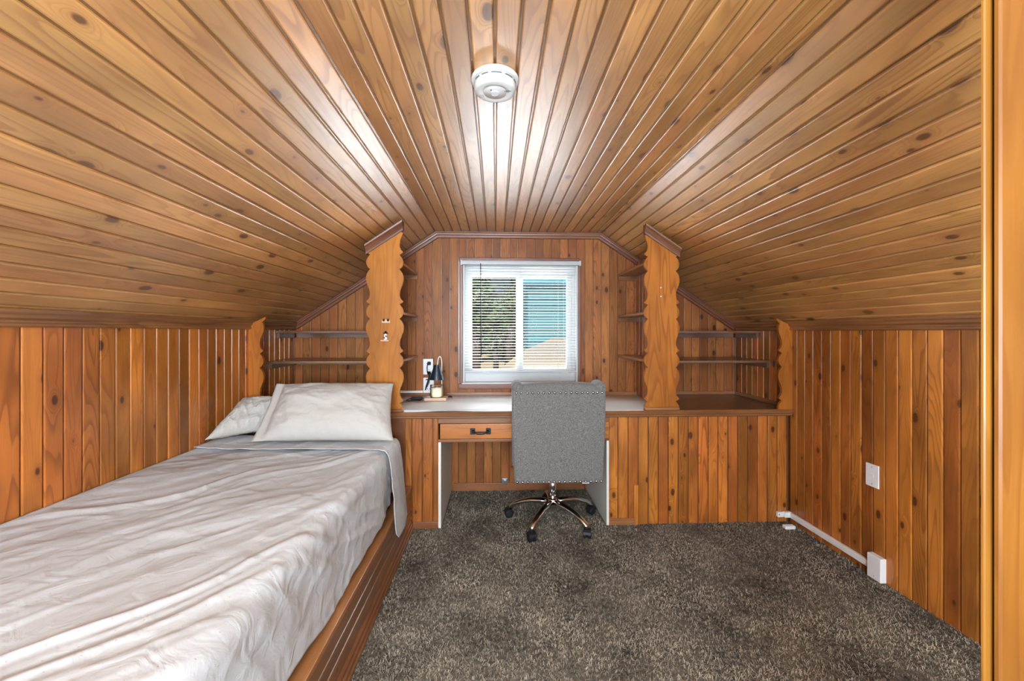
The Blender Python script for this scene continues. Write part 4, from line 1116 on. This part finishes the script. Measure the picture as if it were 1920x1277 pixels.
# ------------------------------------------------------------------ outside
GZ = -3.0
gr = mesh('lawn', [(-60, 4.2, GZ), (60, 4.2, GZ), (60, 140, GZ+0.6), (-60, 140, GZ+0.6)], [(0, 1, 2, 3)], M['grass']); gr['kind'] = 'structure'; gr['label'] = 'dry tan grass beyond the window'
def foliage(name, parent, c, r, n, size, flat=1.0):
    c = V(c); co = np.zeros((n, 4, 3))
    d = np.random.normal(0, 1, (n, 3)); d /= np.linalg.norm(d, axis=1)[:, None]
    rad = np.random.uniform(0.35, 1.0, n)**0.6
    lump = np.array([0.75+0.5*noise.noise(V(tuple(q*1.7+np.array(c)*0.3))) for q in d])
    p = np.array(c)+d*(rad*lump)[:, None]*np.array(r)
    a = np.random.normal(0, 1, (n, 3)); a /= np.linalg.norm(a, axis=1)[:, None]
    b = np.cross(a, d); b /= (np.linalg.norm(b, axis=1)[:, None]+1e-6)
    s = size*np.random.uniform(0.6, 1.4, n)[:, None]
    co[:, 0] = p-a*s; co[:, 1] = p-b*s*0.5; co[:, 2] = p+a*s; co[:, 3] = p+b*s*0.5
    me = bpy.data.meshes.new(name); me.vertices.add(n*4); me.vertices.foreach_set('co', co.ravel())
    me.loops.add(n*4); me.loops.foreach_set('vertex_index', np.arange(n*4)); me.polygons.add(n)
    me.polygons.foreach_set('loop_start', np.arange(n)*4); me.polygons.foreach_set('loop_total', np.full(n, 4)); me.update(calc_edges=True)
    me.materials.append(M['leaf']); o = bpy.data.objects.new(name, me); link(o, parent)
    return o
def tree(px, Y, top_py, r, label, n=2500, lean=0.0, fol=1.0, leaf=0.16):
    b = at(px, 640, Y); t = at(px, top_py, Y)
    tr = thing('tree', (b.x, Y, GZ), label, 'tree')
    zt2 = t.z-r*0.6
    MB().tube([(b.x, Y, GZ), (b.x+lean*0.4, Y, GZ+(zt2-GZ)*0.5), (b.x+lean, Y, zt2)], [0.28, 0.2, 0.08], 8).build('trunk', M['bark'], tr, smooth=True)
    q = MB()
    for k in range(6):
        a = k*1.05; z = GZ+(zt2-GZ)*(0.45+0.09*k)
        q.tube([(b.x+lean*0.6, Y, z), (b.x+lean*0.6+math.cos(a)*r*0.5, Y+math.sin(a)*r*0.3, z+r*0.35), (b.x+lean*0.6+math.cos(a)*r*0.9, Y+math.sin(a)*r*0.5, z+r*0.9)], [0.08, 0.055, 0.02], 6)
    q.build('branches', M['bark'], tr, smooth=True)
    fo = foliage('foliage', tr, (b.x+lean*0.5, Y, (t.z+b.z)/2+r*0.1), (r, r, (t.z-b.z)/2*1.1), int(n*fol), leaf)
    fo['kind'] = 'stuff'
tree(893, 20, 500, 1.2, 'dark leafy tree nearest the left edge of the window view', 2600, leaf=0.13)
tree(930, 34, 572, 2.6, 'low bushy green tree in the middle of the left pane', 7000, leaf=0.16)
tree(946, 24, 500, 0.9, 'slender open tree with bare branches against the sky', 500, 0.9, leaf=0.12)
tree(962, 44, 552, 2.2, 'green tree just left of the window mullion', 7000, leaf=0.16)
tree(900, 54, 582, 4.5, 'distant wide tree low behind the others', 9000, leaf=0.3)
tree(945, 62, 578, 4.5, 'distant round tree at the right of the left pane', 9000, leaf=0.3)
hd_ = thing('hedge', (0, 72, GZ), 'long dark green hedge across the far end of the grass', 'hedge')
h0, h1 = at(850, 630, 72), at(1010, 630, 72)
fo = foliage('foliage', hd_, ((h0.x+h1.x)/2, 72, -0.6), ((h1.x-h0.x)/2*1.6, 1.5, 4.2), 16000, 0.7); fo['kind'] = 'stuff'
# flat dark green strip across the grass
band = mesh('dark_band', [(-18, 33.5, GZ+0.22), (2.5, 37, GZ+0.24), (2.0, 41, GZ+0.27), (-18, 36, GZ+0.25)], [(0, 1, 2, 3)], M['hedge']); band['kind'] = 'structure'
# neighbouring roof seen through the right pane
nr_ = thing('neighbour_building', at(1050, 700, 9).to_tuple(), 'tan shingled hip roof of the low building just outside the right pane', 'building')
r0 = at(978, 659, 9.0); r1 = at(1036, 634, 11.5); r2 = at(1110, 634, 11.5); r3 = at(1130, 720, 6.0); r4 = at(955, 720, 6.0)
r0b = V((r4.x-0.15, r4.y, r4.z))
mesh('roof', [r4, r3, r2, r1, r0, (r1.x, 14.5, r4.z-0.3), (r2.x+3, 14.5, r4.z-0.3), (r4.x-0.3, 11, r4.z-0.4)], [(0, 1, 2, 3, 4), (3, 2, 6, 5), (4, 3, 5, 7), (0, 4, 7)], M['roofing'], nr_)
box('wall', (r4.x+0.2, r4.y+0.5, GZ), (r3.x+2, 13.5, r4.z-0.45), M['paint'], nr_)
# teal block added in place of trees seen teal through the insect screen
tb_ = thing('teal_backdrop', (6.5, 30, GZ), 'large teal backdrop added in place of screen-tinted trees behind the right pane', 'building')
t0, t1 = at(990, 640, 26), at(1150, 640, 26)
box('wall', (t0.x, 26, GZ), (t1.x+3, 29.5, at(0, 528, 26).z), M['screen_teal'], tb_)
zt3 = at(0, 528, 26).z
mesh('roof', [(t0.x-0.5, 25.6, zt3), (t1.x+3.5, 25.6, zt3), (t1.x+3.5, 29.9, zt3), (t0.x-0.5, 29.9, zt3), (t0.x-0.5, 27.8, zt3+1.0), (t1.x+3.5, 27.8, zt3+1.0)], [(0, 1, 5, 4), (2, 3, 4, 5), (0, 4, 3), (1, 2, 5), (0, 3, 2, 1)], M['screen_teal'], tb_)
q = MB(); nl = 16
for k in range(nl):
    z = GZ+1+k*(zt3-GZ-1.2)/nl
    q.box((t0.x-0.02, 25.93, z), (t1.x+3.02, 25.99, z+0.10))
sb_ = q.build('teal_stripes', M['screen_teal'], tb_); sb_['kind'] = 'stuff'
